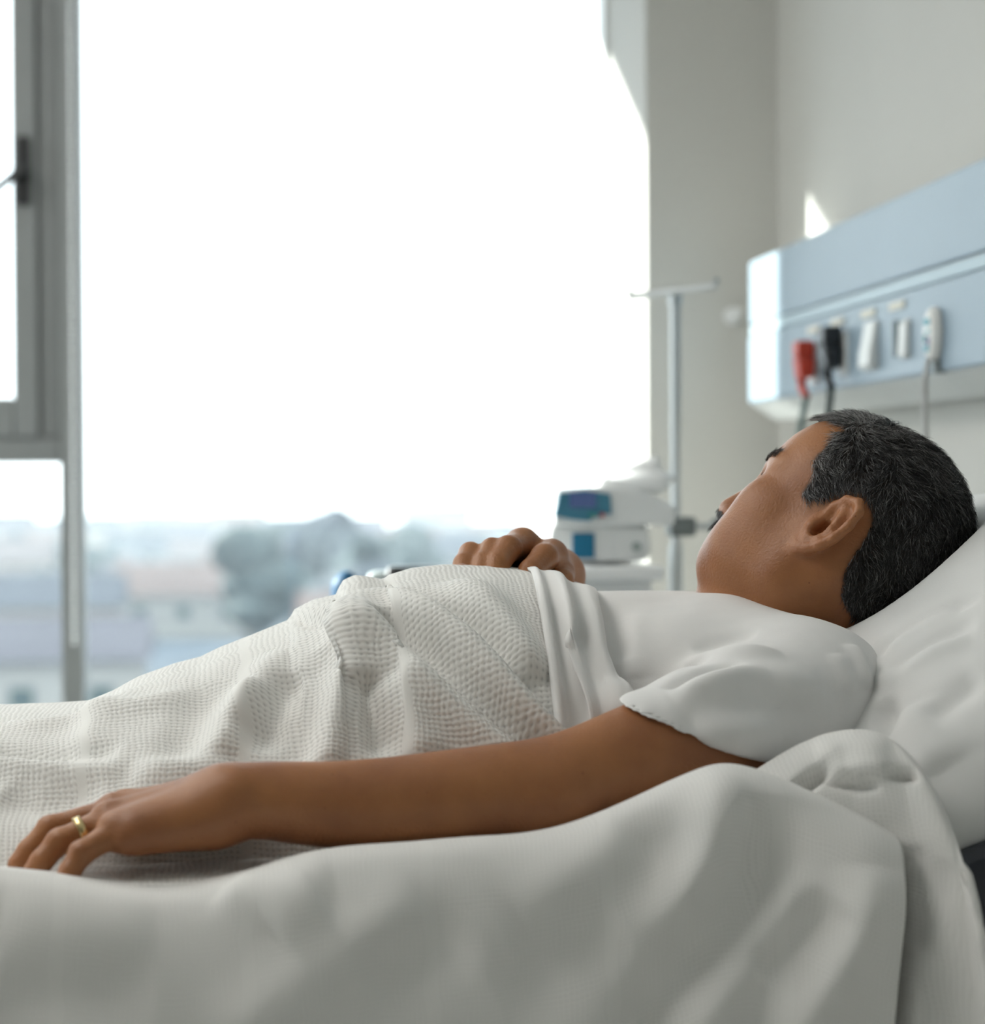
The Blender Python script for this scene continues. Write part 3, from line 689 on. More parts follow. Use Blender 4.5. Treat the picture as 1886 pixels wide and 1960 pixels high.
# ================================================================== BED
ZM = CAM_H - 0.30                           # top of the mattress
BY0, BY1 = 1.52, 2.42                       # near and far side of the mattress
bed = thing('hospital_bed', (0, (BY0 + BY1) / 2, 0), 'hospital bed with navy mattress under the white bedding', 'bed')
nv = mat('navy_vinyl', (.030, .034, .046), .45, .4, .05, 15)
steel_w = mat('bed_frame_cream', (.62, .63, .62), .4, .4)
xk = onY(1660, 1400, 1.6)[0]                # where the backrest starts to rise
ang = math.radians(20); xe = xk + .52 * math.cos(ang); ze = ZM - .01 + .52 * math.sin(ang)
nx_, nz_ = -math.sin(ang), math.cos(ang)
MB().prism([(-1.35, ZM - .15), (xk + .04, ZM - .15), (xe - nx_ * .13, ze - nz_ * .13), (xe, ze), (xk, ZM - .01), (-1.35, ZM - .01)][::-1], 'Y', BY0 + .01, BY1).obj('mattress', nv, bed, bevel=.02)
MB().box((-1.36, BY0 + .05, ZM - .21), (xk, BY1 - .05, ZM - .152)).obj('bed_deck', steel_w, bed, bevel=.008)
MB().prism([(xk, ZM - .21), (xk + .06, ZM - .155), (xe - nx_ * .135, ze - nz_ * .135), (xe - nx_ * .18, ze - nz_ * .18)], 'Y', BY0 + .05, BY1 - .05).obj('backrest_deck', steel_w, bed, bevel=.008)
MB().box((-1.3, BY0 + .12, .32), (XW - .16, BY0 + .18, .40)).box((-1.3, BY1 - .18, .32), (XW - .16, BY1 - .12, .40)).box((-.5, BY0 + .12, .32), (-.44, BY1 - .12, .4)).box((.2, BY0 + .12, .32), (.26, BY1 - .12, .4)).obj('chassis', steel_w, bed, bevel=.008)
for sx in (-.5, .26): MB().tube([(sx, (BY0 + BY1) / 2, .36), (sx, (BY0 + BY1) / 2, ZM - .2)], .05, 16).obj('lift_column', steel_w, bed, True)
MB().box((XW - .14, BY0 + .02, .35), (XW - .10, BY1 - .02, ZM + .28)).obj('headboard', mat('headboard_beige', (.55, .54, .50), .5, .4), bed, bevel=.02)
for sx in (-1.2, XW - .25):
    for sy in (BY0 + .15, BY1 - .15):
        MB().tube([(sx, sy - .02, .075), (sx, sy + .02, .075)], .072, 18).obj('caster', g, bed); MB().box((sx - .03, sy - .03, .1), (sx + .03, sy + .03, .33)).obj('leg', steel_w, bed, bevel=.005)

# ------------------------------------------------------------------ pillow
cloth_m = rib_mat('white_cotton', (.86, .855, .845), .0012, .12)
pa, pth = math.radians(42), .095
pu = np.array([math.cos(pa), 0, math.sin(pa)]); pn = np.array([-math.sin(pa), 0, math.cos(pa)]); pv = np.array([0, 1.0, 0])
pc = onY(1838, 1315, 1.66) - pn * .064; pc[1] = 1.93
PIL = (pc, pu, pv, pn)

# ================================================================== PERSON
HC = np.array([.567, 1.88, 1.0093]); HS = 1.02
HM = np.array([[-.61760648, .55417939, .55807476], [-.45315008, -.83069862, .3234112], [.64281976, -.05315077, .76417129]])
def hl(f, l, u): return HC + HS * (f * HM[0] + l * HM[1] + u * HM[2])
def hloc(P): return ((P - HC) @ HM.T) / HS
body = SDF()
hell = lambda f, l, u, r, k=.012, op='u': body.ell(hl(f, l, u), np.array(r) * HS, HM, k, op)
# skull and face
hell(-.004, 0, .008, (.098, .077, .090), 0)
hell(.042, 0, .012, (.052, .064, .066), .03)
hell(.042, 0, -.05, (.050, .058, .072), .03)
for s in (1, -1):
    body.cone(hl(.004, s * .050, -.078), hl(.070, s * .014, -.104), .020 * HS, .016 * HS, .03)
    body.cone(hl(.000, s * .056, -.040), hl(.004, s * .052, -.080), .020 * HS, .020 * HS, .03)
    hell(.040, s * .036, -.066, (.034, .026, .038), .03)
    hell(.058, s * .045, -.036, (.022, .018, .017), .02)
    hell(.052, s * .038, -.060, (.028, .022, .036), .03)
    hell(.062, s * .024, -.086, (.024, .022, .024), .025)
    body.cone(hl(.089, s * .012, -.002), hl(.070, s * .050, .000), .009 * HS, .009 * HS, .014)
    hell(.094, s * .031, -.020, (.014, .016, .012), .010, 's')
    hell(.075, s * .031, -.021, (.0128, .0145, .0125), .004)
    body.cone(hl(.0845, s * .020, -.0175), hl(.077, s * .044, -.020), .0035, .003, .004)          # upper lid
    body.cone(hl(.082, s * .020, -.0265), hl(.075, s * .043, -.025), .003, .003, .004)             # lower lid
    hell(.095, s * .0125, -.060, (.011, .009, .0085), .008)
hell(.076, 0, -.104, (.019, .024, .017), .02)
hell(.076, 0, -.080, (.023, .028, .024), .018)
body.cone(hl(.090, 0, -.012), hl(.106, 0, -.056), .0085, .0115, .012)
body.cone(hl(.0945, .013, -.0765), hl(.0945, -.013, -.0765), .006, .006, .006)
body.cone(hl(.0925, .012, -.0865), hl(.0925, -.012, -.0865), .0065, .0065, .006)
hell(.078, 0, -.030, (.012, .02, .02), .02)
# neck
nb_ = onY(1490, 1265, 1.915)
body.cone(hl(-.022, 0, -.045), nb_, .060, .070, .035)
body.cone(hl(.030, 0, -.088), nb_ + np.array([-.045, 0, .018]), .030, .040, .04)
for s in (1, -1): body.cone(hl(-.03, s * .050, -.055), onY(1400, 1235, 1.915 - s * .02), .020, .016, .025)
# ears
def ear(s):
    ta = math.radians(-12); E0 = hl(-.012, s * .077, -.026)
    up = HM[2] * math.cos(ta) + HM[0] * math.sin(ta); bk = -HM[0] * math.cos(ta) + HM[2] * math.sin(ta)
    out = s * HM[1]; fl = math.radians(24)
    bk2 = bk * math.cos(fl) + out * math.sin(fl); n = out * math.cos(fl) - bk * math.sin(fl)
    S = 1.12
    def e(b, a, o=0): return E0 + S * (b * bk2 + a * up + o * n)
    ax = np.array([bk2, up, n])
    body.ell(e(.003, .004, .004), np.array((.0165, .029, .0045)) * S, ax, .006)
    rim = [(-.009, .004, .004), (-.011, .016, .006), (-.006, .027, .008), (.005, .032, .009), (.015, .027, .010), (.0195, .014, .010), (.0185, -.001, .009), (.0135, -.013, .008), (.006, -.022, .006), (-.002, -.028, .005)]
    body.chain([(e(*q), .0040 * S) for q in rim], .0035)
    body.ell(e(-.004, -.0255, .004), np.array((.0085, .0085, .0048)) * S, ax, .006)
    body.ell(e(.0105, .012, .012), np.array((.0042, .013, .0055)) * S, ax, .003, 's')
    body.chain([(e(*q), .0034 * S) for q in [(-.001, .020, .006), (.005, .012, .007), (.008, .001, .0075), (.006, -.010, .007), (-.002, -.0165, .007), (-.008, -.013, .007)]], .004)
    body.ell(e(-.0015, -.003, .008), np.array((.0070, .0095, .0120)) * S, ax, .003, 's')
    body.ell(e(-.004, .010, .010), np.array((.005, .006, .0055)) * S, ax, .003, 's')
    body.cone(e(-.0115, -.001, .004), e(-.009, -.008, .009), .0052 * S, .0042 * S, .004)
    return e
EAR = ear(1); ear(-1)
# trunk and legs under the cloth
YCN = 1.93
zt_ch = onY(1200, 1140, YCN)[2]; zmid = (zt_ch + ZM) / 2
body.ell((onY(1290, 1200, YCN)[0], YCN, zmid - .004), (.16, .165, .082), None, .04)
body.ell((onY(900, 1200, YCN)[0], YCN, zmid - .0), (.17, .16, .088), None, .05)
body.ell((onY(560, 1200, YCN)[0], YCN, zmid - .03), (.17, .16, .06), None, .05)
for s in (-1, 1): body.chain([((onY(480, 0, YCN)[0], YCN + s * .085, ZM + .055), .05), ((onY(0, 0, YCN)[0], YCN + s * .09, ZM + .028), .03), ((-1.0, YCN + s * .09, ZM + .022), .024)], .03)
body.cone(onY(1540, 1385, 1.78), onY(1540, 1385, 1.78) + np.array([0, .34, 0]), .038, .038, .04)
# near arm, stretched along the bed
LA = [(1545, 1345, 1.735, .054), (1450, 1388, 1.70, .051), (1340, 1424, 1.665, .047), (1235, 1452, 1.64, .042), (1140, 1484, 1.625, .0365), (1060, 1508, 1.615, .0345),
      (960, 1520, 1.61, .0345), (840, 1532, 1.608, .0335), (700, 1543, 1.605, .0310), (580, 1537, 1.602, .0265), (500, 1531, 1.60, .0235), (425, 1533, 1.598, .0225)]
LAs = smooth_poly([tuple(onY(a, b, c)) + (r,) for a, b, c, r in LA], 2)
body.chain([(q[:3], q[3]) for q in LAs], .012)
body.cone(onY(1075, 1530, 1.60), onY(1040, 1545, 1.60), .022, .022, .025)       # elbow
body.cone(onY(560, 1537, 1.625), onY(425, 1533, 1.628), .022, .021, .02)          # wrist breadth
body.ell(onY(455, 1512, 1.585), (.013, .012, .011), None, .012)
body.cone(onY(428, 1548, 1.572), onY(436, 1590, 1.585), .0022, .0022, .004, 's'); body.cone(onY(416, 1552, 1.569), onY(422, 1592, 1.58), .0018, .0018, .004, 's')
FINGERS = []
def finger(pts, rs, k=.0035):
    P = [onY(*q) for q in pts]; body.chain(list(zip(P, rs)), k); FINGERS.append((P, rs)); return P
LM = {'i': (238, 1546, 1.648), 'm': (216, 1553, 1.624), 'r': (208, 1568, 1.600), 'p': (220, 1592, 1.578)}
for q, r in (('i', .0125), ('m', .0125), ('r', .012), ('p', .0115)):
    a, b, c = LM[q]; body.cone(onY(420, 1536 + (c < 1.59) * 12, 1.613 + (c - 1.612) * .6), onY(a, b + 5, c), .0185, r, .02)
body.cone(onY(405, 1570, 1.588), onY(265, 1594, 1.576), .0195, .0150, .018)
body.ell(onY(238, 1608, 1.572), (.0095, .011, .009), None, .006)
for q in ('i', 'm', 'r', 'p'):
    a, b, c = LM[q]; body.ell(onY(a - 2, b - 14, c), (.0085, .0075, .0065), None, .008); body.cone(onY(a, b - 16, c), onY(360, 1512 + (c < 1.59) * 22, 1.613 + (c - 1.612) * .7), .0042, .003, .010)
for q, (a, b, c) in enumerate(((98, 1577, 1.616), (116, 1602, 1.588), (157, 1625, 1.561))): body.ell(onY(a, b, c), (.0092, .0095, .0062), None, .006)
finger([LM['m'], (96, 1586, 1.616), (56, 1628, 1.611), (33, 1654, 1.606)], (.0108, .0098, .0088, .0078))
LR = finger([LM['r'], (113, 1612, 1.590), (80, 1648, 1.583), (64, 1667, 1.580)], (.0108, .0098, .0088, .0078))
finger([LM['p'], (156, 1634, 1.563), (134, 1668, 1.556), (124, 1684, 1.553)], (.0104, .0092, .0082, .0072))
finger([LM['i'], (125, 1582, 1.648), (80, 1622, 1.646), (58, 1645, 1.644)], (.0108, .0098, .0088, .0078))
finger([(392, 1558, 1.65), (320, 1590, 1.668), (262, 1612, 1.662), (228, 1625, 1.655)], (.017, .0135, .0115, .0095))
# far arm, hand resting on the belly
RW = onY(1066, 1102, 2.06)
body.chain([(onY(1540, 1345, 1.76) + np.array([0, .38, 0]), .052), (onY(1300, 1330, 2.25), .045), (onY(1180, 1310, 2.28), .040), (onY(1095, 1215, 2.19), .034), (RW, .024)], .02)
RK = [((922, 1078, 1.995), (901, 1060, 1.962), (889, 1080, 1.940), (885, 1100, 1.925), (.0110, .0112, .0105, .009)),
      ((960, 1062, 1.992), (942, 1052, 1.955), (926, 1078, 1.932), (917, 1104, 1.917), (.0115, .0112, .0106, .009)),
      ((1000, 1041, 1.988), (973, 1050, 1.948), (953, 1080, 1.925), (943, 1108, 1.912), (.0132, .0124, .0115, .0095)),
      ((1055, 1064, 1.984), (1042, 1066, 1.948), (1016, 1094, 1.925), (1002, 1116, 1.912), (.0138, .0128, .0115, .0100))]
for a, b, c, d, rs in RK:
    finger([a, b, c, d], rs); body.cone(RW, onY(*a), .021, rs[0], .014)
finger([(1066, 1088, 2.03), (1076, 1098, 1.985), (1076, 1112, 1.955), (1062, 1124, 1.935)], (.016, .0125, .0112, .0092))
V, Fc = body.mesh((-1.06, 1.50, ZM - .03), (.78, 2.36, CAM_H + .13), .0024)
V = relax(V, Fc, 1, .4)
bt = bvh(V, Fc)
man = thing('person', (.2, YCN, ZM), 'person in a white T-shirt lying on the bed with face turned to the window', 'person')
# hair line, found on the near side of the head and mirrored to the other
LOC = hloc(V)
hp = [(1560, 812), (1588, 838), (1558, 868), (1556, 915), (1534, 943), (1545, 962), (1600, 948), (1648, 975), (1648, 1040), (1618, 1092), (1611, 1140), (1636, 1185), (1664, 1212)]
poly = []
for q in hp:
    h_ = hit(bt, *q)
    if h_ is not None:
        l_ = hloc(h_[None])[0]
        if np.linalg.norm(l_) < .2: poly.append((l_[0], l_[2]))
poly = [(.085, .068)] + poly + [(poly[-1][0] - .01, -.11), (-.3, -.11), (-.3, .3), (.085, .3)]
def inpoly(x, y):
    c = np.zeros(len(x), bool); n = len(poly)
    for i in range(n):
        (x0, y0), (x1, y1) = poly[i], poly[(i + 1) % n]
        cr = ((y0 > y) != (y1 > y)) & (x < (x1 - x0) * (y - y0) / (y1 - y0 + 1e-12) + x0); c ^= cr
    return c
def earness(P):
    d = np.full(len(P), 1.0)
    for s in (1, -1):
        q = (P - np.array([-.016, s * .084, -.024])) / np.array([.033, .020, .045]); d = np.minimum(d, np.linalg.norm(q, axis=1))
    return d
def hairmask(P):
    L = hloc(P); m_ = inpoly(L[:, 0], L[:, 2]) & (np.linalg.norm(L, axis=1) < .16)
    m_ &= ~((L[:, 0] > .045) & (L[:, 2] < .052 + .15 * np.abs(L[:, 1]))) ; m_ &= (earness(L) >= 1.0)
    return m_
tone = np.zeros((len(V), 3), np.float32)
hm = hairmask(V).astype(np.float32)
E_ = np.concatenate([Fc[:, [i, (i + 1) % 4]] for i in range(4)])
for _ in range(2):
    acc = np.zeros(len(V)); cn = np.zeros(len(V))
    for a, b in ((0, 1), (1, 0)): np.add.at(acc, E_[:, a], hm[E_[:, b]]); np.add.at(cn, E_[:, a], 1)
    hm = (hm + acc / np.maximum(cn, 1)) / 2
tone[:, 0] = hm * .95
stub = np.exp(-(((LOC - np.array([.085, 0, -.095])) / np.array([.05, .05, .03])) ** 2).sum(1)); tone[:, 0] = np.maximum(tone[:, 0], .22 * stub)
tone[:, 1] = np.clip(1.25 - earness(LOC), 0, .35) * (1 - hm)
for P, rs in FINGERS: tone[:, 1] = np.maximum(tone[:, 1], .5 * np.exp(-((np.linalg.norm(V - P[-1], axis=1)) / .016) ** 2))
SK = skin_mat()
bo = obj('body', V, Fc, SK, man, True); vertex_attr(bo, tone)

# ------------------------------------------------------------------ hair strands
def strands(name, roots, normals, flow, lens, rad, M, parent, curl=.25, lift=.5, greyer=0.0):
    n = len(roots); r = RNG
    f = flow - (flow * normals).sum(1, keepdims=True) * normals; f /= np.linalg.norm(f, axis=1, keepdims=True) + 1e-9
    side = np.cross(normals, f)
    f = f + side * r.normal(size=(n, 1)) * curl; f /= np.linalg.norm(f, axis=1, keepdims=True)
    lf = np.clip(lift + r.normal(size=(n, 1)) * .12, .05, 1.4)
    ts = (0, .35, .7, 1.0); rr = (1.0, .9, .6, .08); Vs = []
    bend = r.normal(size=(n, 1)) * .18
    for t_, q in zip(ts, rr):
        c = roots + lens[:, None] * (normals * (lf * (t_ - .55 * t_ * t_)) + f * (t_ * (.55 + .45 * t_)) + side * bend * t_ * t_) - normals * .001 * (t_ == 0)
        for a in range(3):
            th_ = a * 2.0944; Vs.append(c + rad * q * (math.cos(th_) * side + math.sin(th_) * normals))
    Vs = np.stack(Vs, 1).reshape(-1, 3); b = (np.arange(n) * 12)[:, None]
    Fl = []
    for i in range(3):
        for a in range(3): Fl.append(np.stack([b[:, 0] + i * 3 + a, b[:, 0] + i * 3 + (a + 1) % 3, b[:, 0] + (i + 1) * 3 + (a + 1) % 3, b[:, 0] + (i + 1) * 3 + a], 1))
    o = obj(name, Vs, np.concatenate(Fl), M, parent, True)
    grey = np.repeat(np.clip(r.random(n) + greyer, 0, 1), 12); vertex_attr(o, np.stack([grey, grey, grey], 1).astype(np.float32)); o['kind'] = 'stuff'
    return o
def hair_mat():
    M = bpy.data.materials.new('hair_salt_and_pepper'); M.use_nodes = True; n = M.node_tree; b = n.nodes['Principled BSDF']
    b.inputs['Roughness'].default_value = .42; b.inputs['Specular IOR Level'].default_value = .5
    at = n.nodes.new('ShaderNodeAttribute'); at.attribute_name = 'tone'; cr = n.nodes.new('ShaderNodeValToRGB'); e = cr.color_ramp.elements
    e[0].position = .0; e[0].color = (.010, .009, .010, 1); e[1].position = 1.0; e[1].color = (.42, .41, .41, 1)
    q = cr.color_ramp.elements.new(.62); q.color = (.024, .023, .025, 1); q = cr.color_ramp.elements.new(.80); q.color = (.13, .13, .135, 1)
    n.links.new(at.outputs['Color'], cr.inputs['Fac']); n.links.new(cr.outputs['Color'], b.inputs['Base Color']); return M
HMAT = hair_mat()
VN = vnormals(V, Fc)
def sample(maskfn, n):
    fc = V[Fc].mean(1); near = np.where(np.linalg.norm(fc - HC, axis=1) < .19)[0]
    near = near[maskfn(fc[near])]
    a = np.linalg.norm(np.cross(V[Fc[near, 2]] - V[Fc[near, 0]], V[Fc[near, 3]] - V[Fc[near, 1]]), axis=1)
    pick = RNG.choice(near, n, p=a / a.sum()); u = RNG.random((n, 1)); w_ = RNG.random((n, 1))
    q = V[Fc[pick]]; P = (q[:, 0] * (1 - u) + q[:, 1] * u) * (1 - w_) + (q[:, 3] * (1 - u) + q[:, 2] * u) * w_
    N = VN[Fc[pick]].mean(1); return P, N / np.linalg.norm(N, axis=1, keepdims=True)
P, N = sample(hairmask, 34000); L = hloc(P)
top = np.clip((L[:, 2] - .03) / .05, 0, 1)[:, None]; front = np.clip((L[:, 0] - .01) / .05, 0, 1)[:, None]
flow = HM[0] * (-.75 * (1 - top) + (1.0 * front - .5 * (1 - front)) * top) + HM[2] * (-.75 * (1 - top)) + HM[2] * .4 * top * front + RNG.normal(size=P.shape) * .10 + np.stack([snoise(P, 190, 51), snoise(P, 190, 52), snoise(P, 190, 53)], 1) * 1.1
ln = RNG.uniform(.012, .021, len(P)) * (.65 + .35 * top[:, 0]) * np.where((L[:, 2] < -.04), .75, 1)
strands('hair', P, N, flow, ln, .00028, HMAT, man, .22, .6, np.clip(.5 * front[:, 0] + .25 * top[:, 0] - .1, 0, .35))
def brow(P):
    L = hloc(P); return (np.abs(np.abs(L[:, 1]) - .034) < .02) & (np.abs(L[:, 2] - .003 - .12 * (np.abs(L[:, 1]) - .03)) < .0048) & (L[:, 0] > .055)
P, N = sample(brow, 520); strands('eyebrows', P, N, HM[2] * .4 + np.sign(hloc(P)[:, 1:2]) * HM[1], RNG.uniform(.006, .010, len(P)), .0002, HMAT, man, .2, .5)
def mou(P):
    L = hloc(P); return (np.abs(L[:, 1]) < .028) & (L[:, 2] < -.062 - .1 * np.abs(L[:, 1])) & (L[:, 2] > -.074 - .3 * np.abs(L[:, 1])) & (L[:, 0] > .07)
P, N = sample(mou, 1000); strands('moustache', P, N, -HM[2] + np.sign(hloc(P)[:, 1:2]) * HM[1] * .5, RNG.uniform(.006, .010, len(P)), .0002, HMAT, man, .25, .55)
Pl = np.array([hl(.0865 - abs(q - .031) * .35, s * q, -.0225) for s in (1, -1) for q in np.linspace(.018, .045, 26)]); Nl = np.repeat(HM[0][None], len(Pl), 0)
strands('eyelashes', Pl, Nl, np.repeat(HM[2][None] * .5, len(Pl), 0), np.full(len(Pl), .011), .0003, HMAT, man, .2, .9)
# fingernails and ring
nail_m = mat('fingernail', (.52, .30, .22), .3, .5)
def nail(P, rs, upv):
    d = P[-1] - P[-2]; d /= np.linalg.norm(d); u = upv - d * (upv @ d); u /= np.linalg.norm(u); sdv = np.cross(d, u)
    c = P[-1] + d * rs[-1] * .15 + u * rs[-1] * .62; mb = MB(); Vn = []; Fn = []
    for i in range(6):
        for j in range(7):
            a = (i / 5 - .5) * 2; b = (j / 6 - .5) * 2
            Vn.append(c + d * a * rs[-1] * .85 + sdv * b * rs[-1] * .72 * (1 - .12 * a * a) + u * rs[-1] * (.42 * (1 - b * b * .75) - .10 * a * a))
    Fn = [tuple(q) for q in grid_faces(6, 7)]
    o = obj('fingernail', np.array(Vn), Fn, nail_m, man, True); o.modifiers.new('t', 'SOLIDIFY').thickness = .0008
for P, rs in FINGERS[5:9]: nail(P, rs, np.array([-.3, -.75, .6]))
rc = LR[0] * .45 + LR[1] * .55; rd = LR[1] - LR[0]; rd /= np.linalg.norm(rd)
mb = MB(); ru = np.cross(rd, [0, 0, 1.0]); ru /= np.linalg.norm(ru); rv = np.cross(ru, rd); nn = 40; Vr = []
for q in np.arange(nn) * 2 * math.pi / nn:
    rad_ = math.cos(q) * ru + math.sin(q) * rv
    for du, dr in ((-.0032, .0112), (-.0026, .0122), (.0026, .0122), (.0032, .0112)): Vr.append(rc + rad_ * dr + rd * du)
Fr = [(i * 4 + j, i * 4 + (j + 1) % 4, ((i + 1) % nn) * 4 + (j + 1) % 4, ((i + 1) % nn) * 4 + j) for i in range(nn) for j in range(4)]
obj('wedding_ring', Vr, Fr, mat('gold', (.80, .62, .32), .22, .5, metal=1), man, True)['label'] = 'plain gold ring on the finger'

# ------------------------------------------------------------------ T-shirt
sh = SDF()
sh.ell((onY(1290, 1200, YCN)[0], YCN, zmid), (.185, .185, (zt_ch - ZM) / 2 + .004), None, .03)
sh.ell((onY(950, 1200, YCN)[0], YCN, zmid + .004), (.18, .178, .096), None, .05)
SHL = onY(1545, 1354, 1.735)
SG = onY(1552, 1378, 1.78); sh.cone(SG, SG + np.array([0, .34, 0]), .045, .045, .04); sh.ell(SHL + np.array([0, .39, 0]), .066, None, .04)
sh.cone(onY(1330, 1300, 1.80), onY(1500, 1335, 1.77), .045, .055, .05); sh.cone(onY(1390, 1240, 1.86), onY(1480, 1300, 1.80), .03, .04, .05)
sh.cone(onY(1430, 1262, 1.85), onY(1590, 1335, 1.765), .028, .050, .04)
sh.cone(onY(1600, 1285, 1.79), onY(1650, 1262, 1.80), .020, .016, .03)
pA, pB = onY(1213, 1358, 1.64), onY(1434, 1463, 1.60)
hn = np.cross(pB - pA, np.array([.12, 1.0, .1])); hn /= np.linalg.norm(hn); hn = hn if hn[0] > 0 else -hn
sl = SDF()
sl.chain([(SHL, .064), (onY(1450, 1388, 1.70), .0625), (onY(1340, 1424, 1.665), .0600), (onY(1235, 1455, 1.645), .0540), (onY(1150, 1480, 1.63), .051)], .01)
sl_arm = SDF(); sl_arm.chain([(onY(a, b, c), r + .0022) for a, b, c, r in LA[2:6]], .02)
def sleeve(P):
    def smax(a, b, k): h = np.maximum(k - np.abs(a - b), 0) / k; return np.maximum(a, b) + h * h * k * .25
    hd = (P - pA) @ hn; d = smax(sl.ev(P), -hd, .006)
    return smax(d, -sl_arm.ev(P) - np.clip(hd - .006, 0, 1) * 6, .003)
sh.fun(sleeve, onY(1380, 1400, 1.68), .32, .04, 'u')
neck = SDF(); neck.cone(hl(-.03, 0, -.05), nb_ + np.array([.005, 0, .012]), .066, .0745, .0); neck.cone(hl(.02, 0, -.08), onY(1395, 1195, 1.91), .045, .03, .02)
sh.fun(lambda P: neck.ev(P), nb_, .25, .006, 's')
V, Fc = sh.mesh((onY(700, 1200, YCN)[0], 1.53, ZM - .01), (.66, 2.24, CAM_H + .02), .0026)
V = relax(V, Fc, 2, .4)
hd_ = np.abs((V - pA) @ hn); hb_ = (hd_ < .012) & (np.linalg.norm(V - onY(1320, 1415, 1.65), axis=1) < .17)
V = np.where(hb_[:, None], relax(V, Fc, 14, .5), V); V = relax(V, Fc, 1, .4)
V = folds(V, Fc, [
    ([(1275, 1322), (1305, 1303), (1345, 1288), (1420, 1275)], -.007, .008), ([(1290, 1345), (1340, 1318), (1400, 1300), (1470, 1290)], .006, .012),
    ([(1300, 1285), (1350, 1262), (1430, 1248), (1500, 1252)], .006, .011), ([(1330, 1250), (1390, 1222), (1450, 1215)], -.004, .010),
    ([(1260, 1345), (1400, 1312), (1480, 1305), (1580, 1315)], .005, .018), ([(1290, 1375), (1400, 1350), (1500, 1345), (1590, 1360)], -.004, .018), ([(1330, 1390), (1420, 1390), (1500, 1400)], .004, .016),
    ([(1200, 1180), (1215, 1240), (1220, 1300)], .004, .014), ([(1180, 1150), (1185, 1220), (1192, 1270)], -.004, .012),
    ([(1628, 1232), (1648, 1262), (1660, 1320)], .005, .008), ([(1600, 1250), (1618, 1285), (1628, 1330)], .003, .009),
    ([(1225, 1375), (1300, 1400), (1380, 1438), (1428, 1462)], .0010, .004, (1, 1))], 1.25)
V = V + vnormals(V, Fc) * (snoise(V, 60, 3) * .0012)[:, None]
shirt_m = mat('tshirt_cotton', (.83, .822, .812), .85, .15, .015, 40, .12, 900, sheen=.1)
obj('t_shirt', V, Fc, shirt_m, man, True)['label'] = 'plain white short sleeved T-shirt'

# ------------------------------------------------------------------ bedding over the body
crest = [(-1900, 1352), (-260, 1352), (-100, 1356), (0, 1357), (90, 1352), (160, 1346), (215, 1325), (262, 1300), (330, 1275), (382, 1262), (420, 1243), (480, 1220), (540, 1196), (556, 1190), (562, 1172), (600, 1150), (648, 1138),
         (656, 1112), (680, 1100), (705, 1103), (736, 1110), (748, 1101), (790, 1089), (850, 1082), (930, 1080), (990, 1086), (1040, 1094), (1090, 1118), (1140, 1134), (1200, 1138), (1280, 1142)]
cx_ = np.array([onY(a, b, YCN)[0] for a, b in crest]); cz_ = np.array([onY(a, b, YCN)[2] for a, b in crest])
_o = np.argsort(cx_); cx_, cz_ = cx_[_o], cz_[_o]
def zcrest(X): return np.interp(X, cx_, cz_)
xfar = onY(-100, 1400, YCN)[0]
wn_x = np.array([-1.2, -.6, -.4, -.15, .1, .3, .5]); wn_w = np.array([.30, .30, .30, .30, .285, .265, .25])
def cover(X, Y, base=None):
    """height of the bedding over the patient"""
    base = ZM + .006 if base is None else base
    w_ = np.interp(X, wn_x, wn_w); t = np.abs(Y - YCN) / w_; h = zcrest(X) - base
    e = np.where(t < 1, (1 - np.clip(t, 0, 1) ** 2.3) ** .85, 0)
    return base + h * e
X0 = -1.15
hemx = lambda Y: np.interp(Y, [1.45, 1.62, 1.75, 1.93, 2.3], [onY(1120, 0, 1.6)[0], onY(1115, 0, 1.64)[0], onY(1075, 0, 1.75)[0], onY(1030, 0, 1.93)[0], onY(1030, 0, 1.93)[0]])
dx = .0036
ys = np.arange(1.545, 2.40, .0036)
nxs = int((.30 - X0) / dx); U_ = np.linspace(0, 1, nxs)
hx = hemx(ys); GX = X0 + U_[:, None] * (hx - X0)[None, :]; GY = np.repeat(ys[None], nxs, 0)
GZz = cover(GX, GY)
V = np.stack([GX, GY, GZz], -1).reshape(-1, 3); Fc = grid_faces(nxs, len(ys))
dyz = np.sqrt(np.diff(GY, axis=1) ** 2 + np.diff(GZz, axis=1) ** 2); arc = np.concatenate([np.zeros((nxs, 1)), np.cumsum(dyz, 1)], 1)
UVc = np.stack([GX, arc], -1).reshape(-1, 2)
if vnormals(V, Fc)[:, 2].mean() < 0: Fc = Fc[:, ::-1].copy()
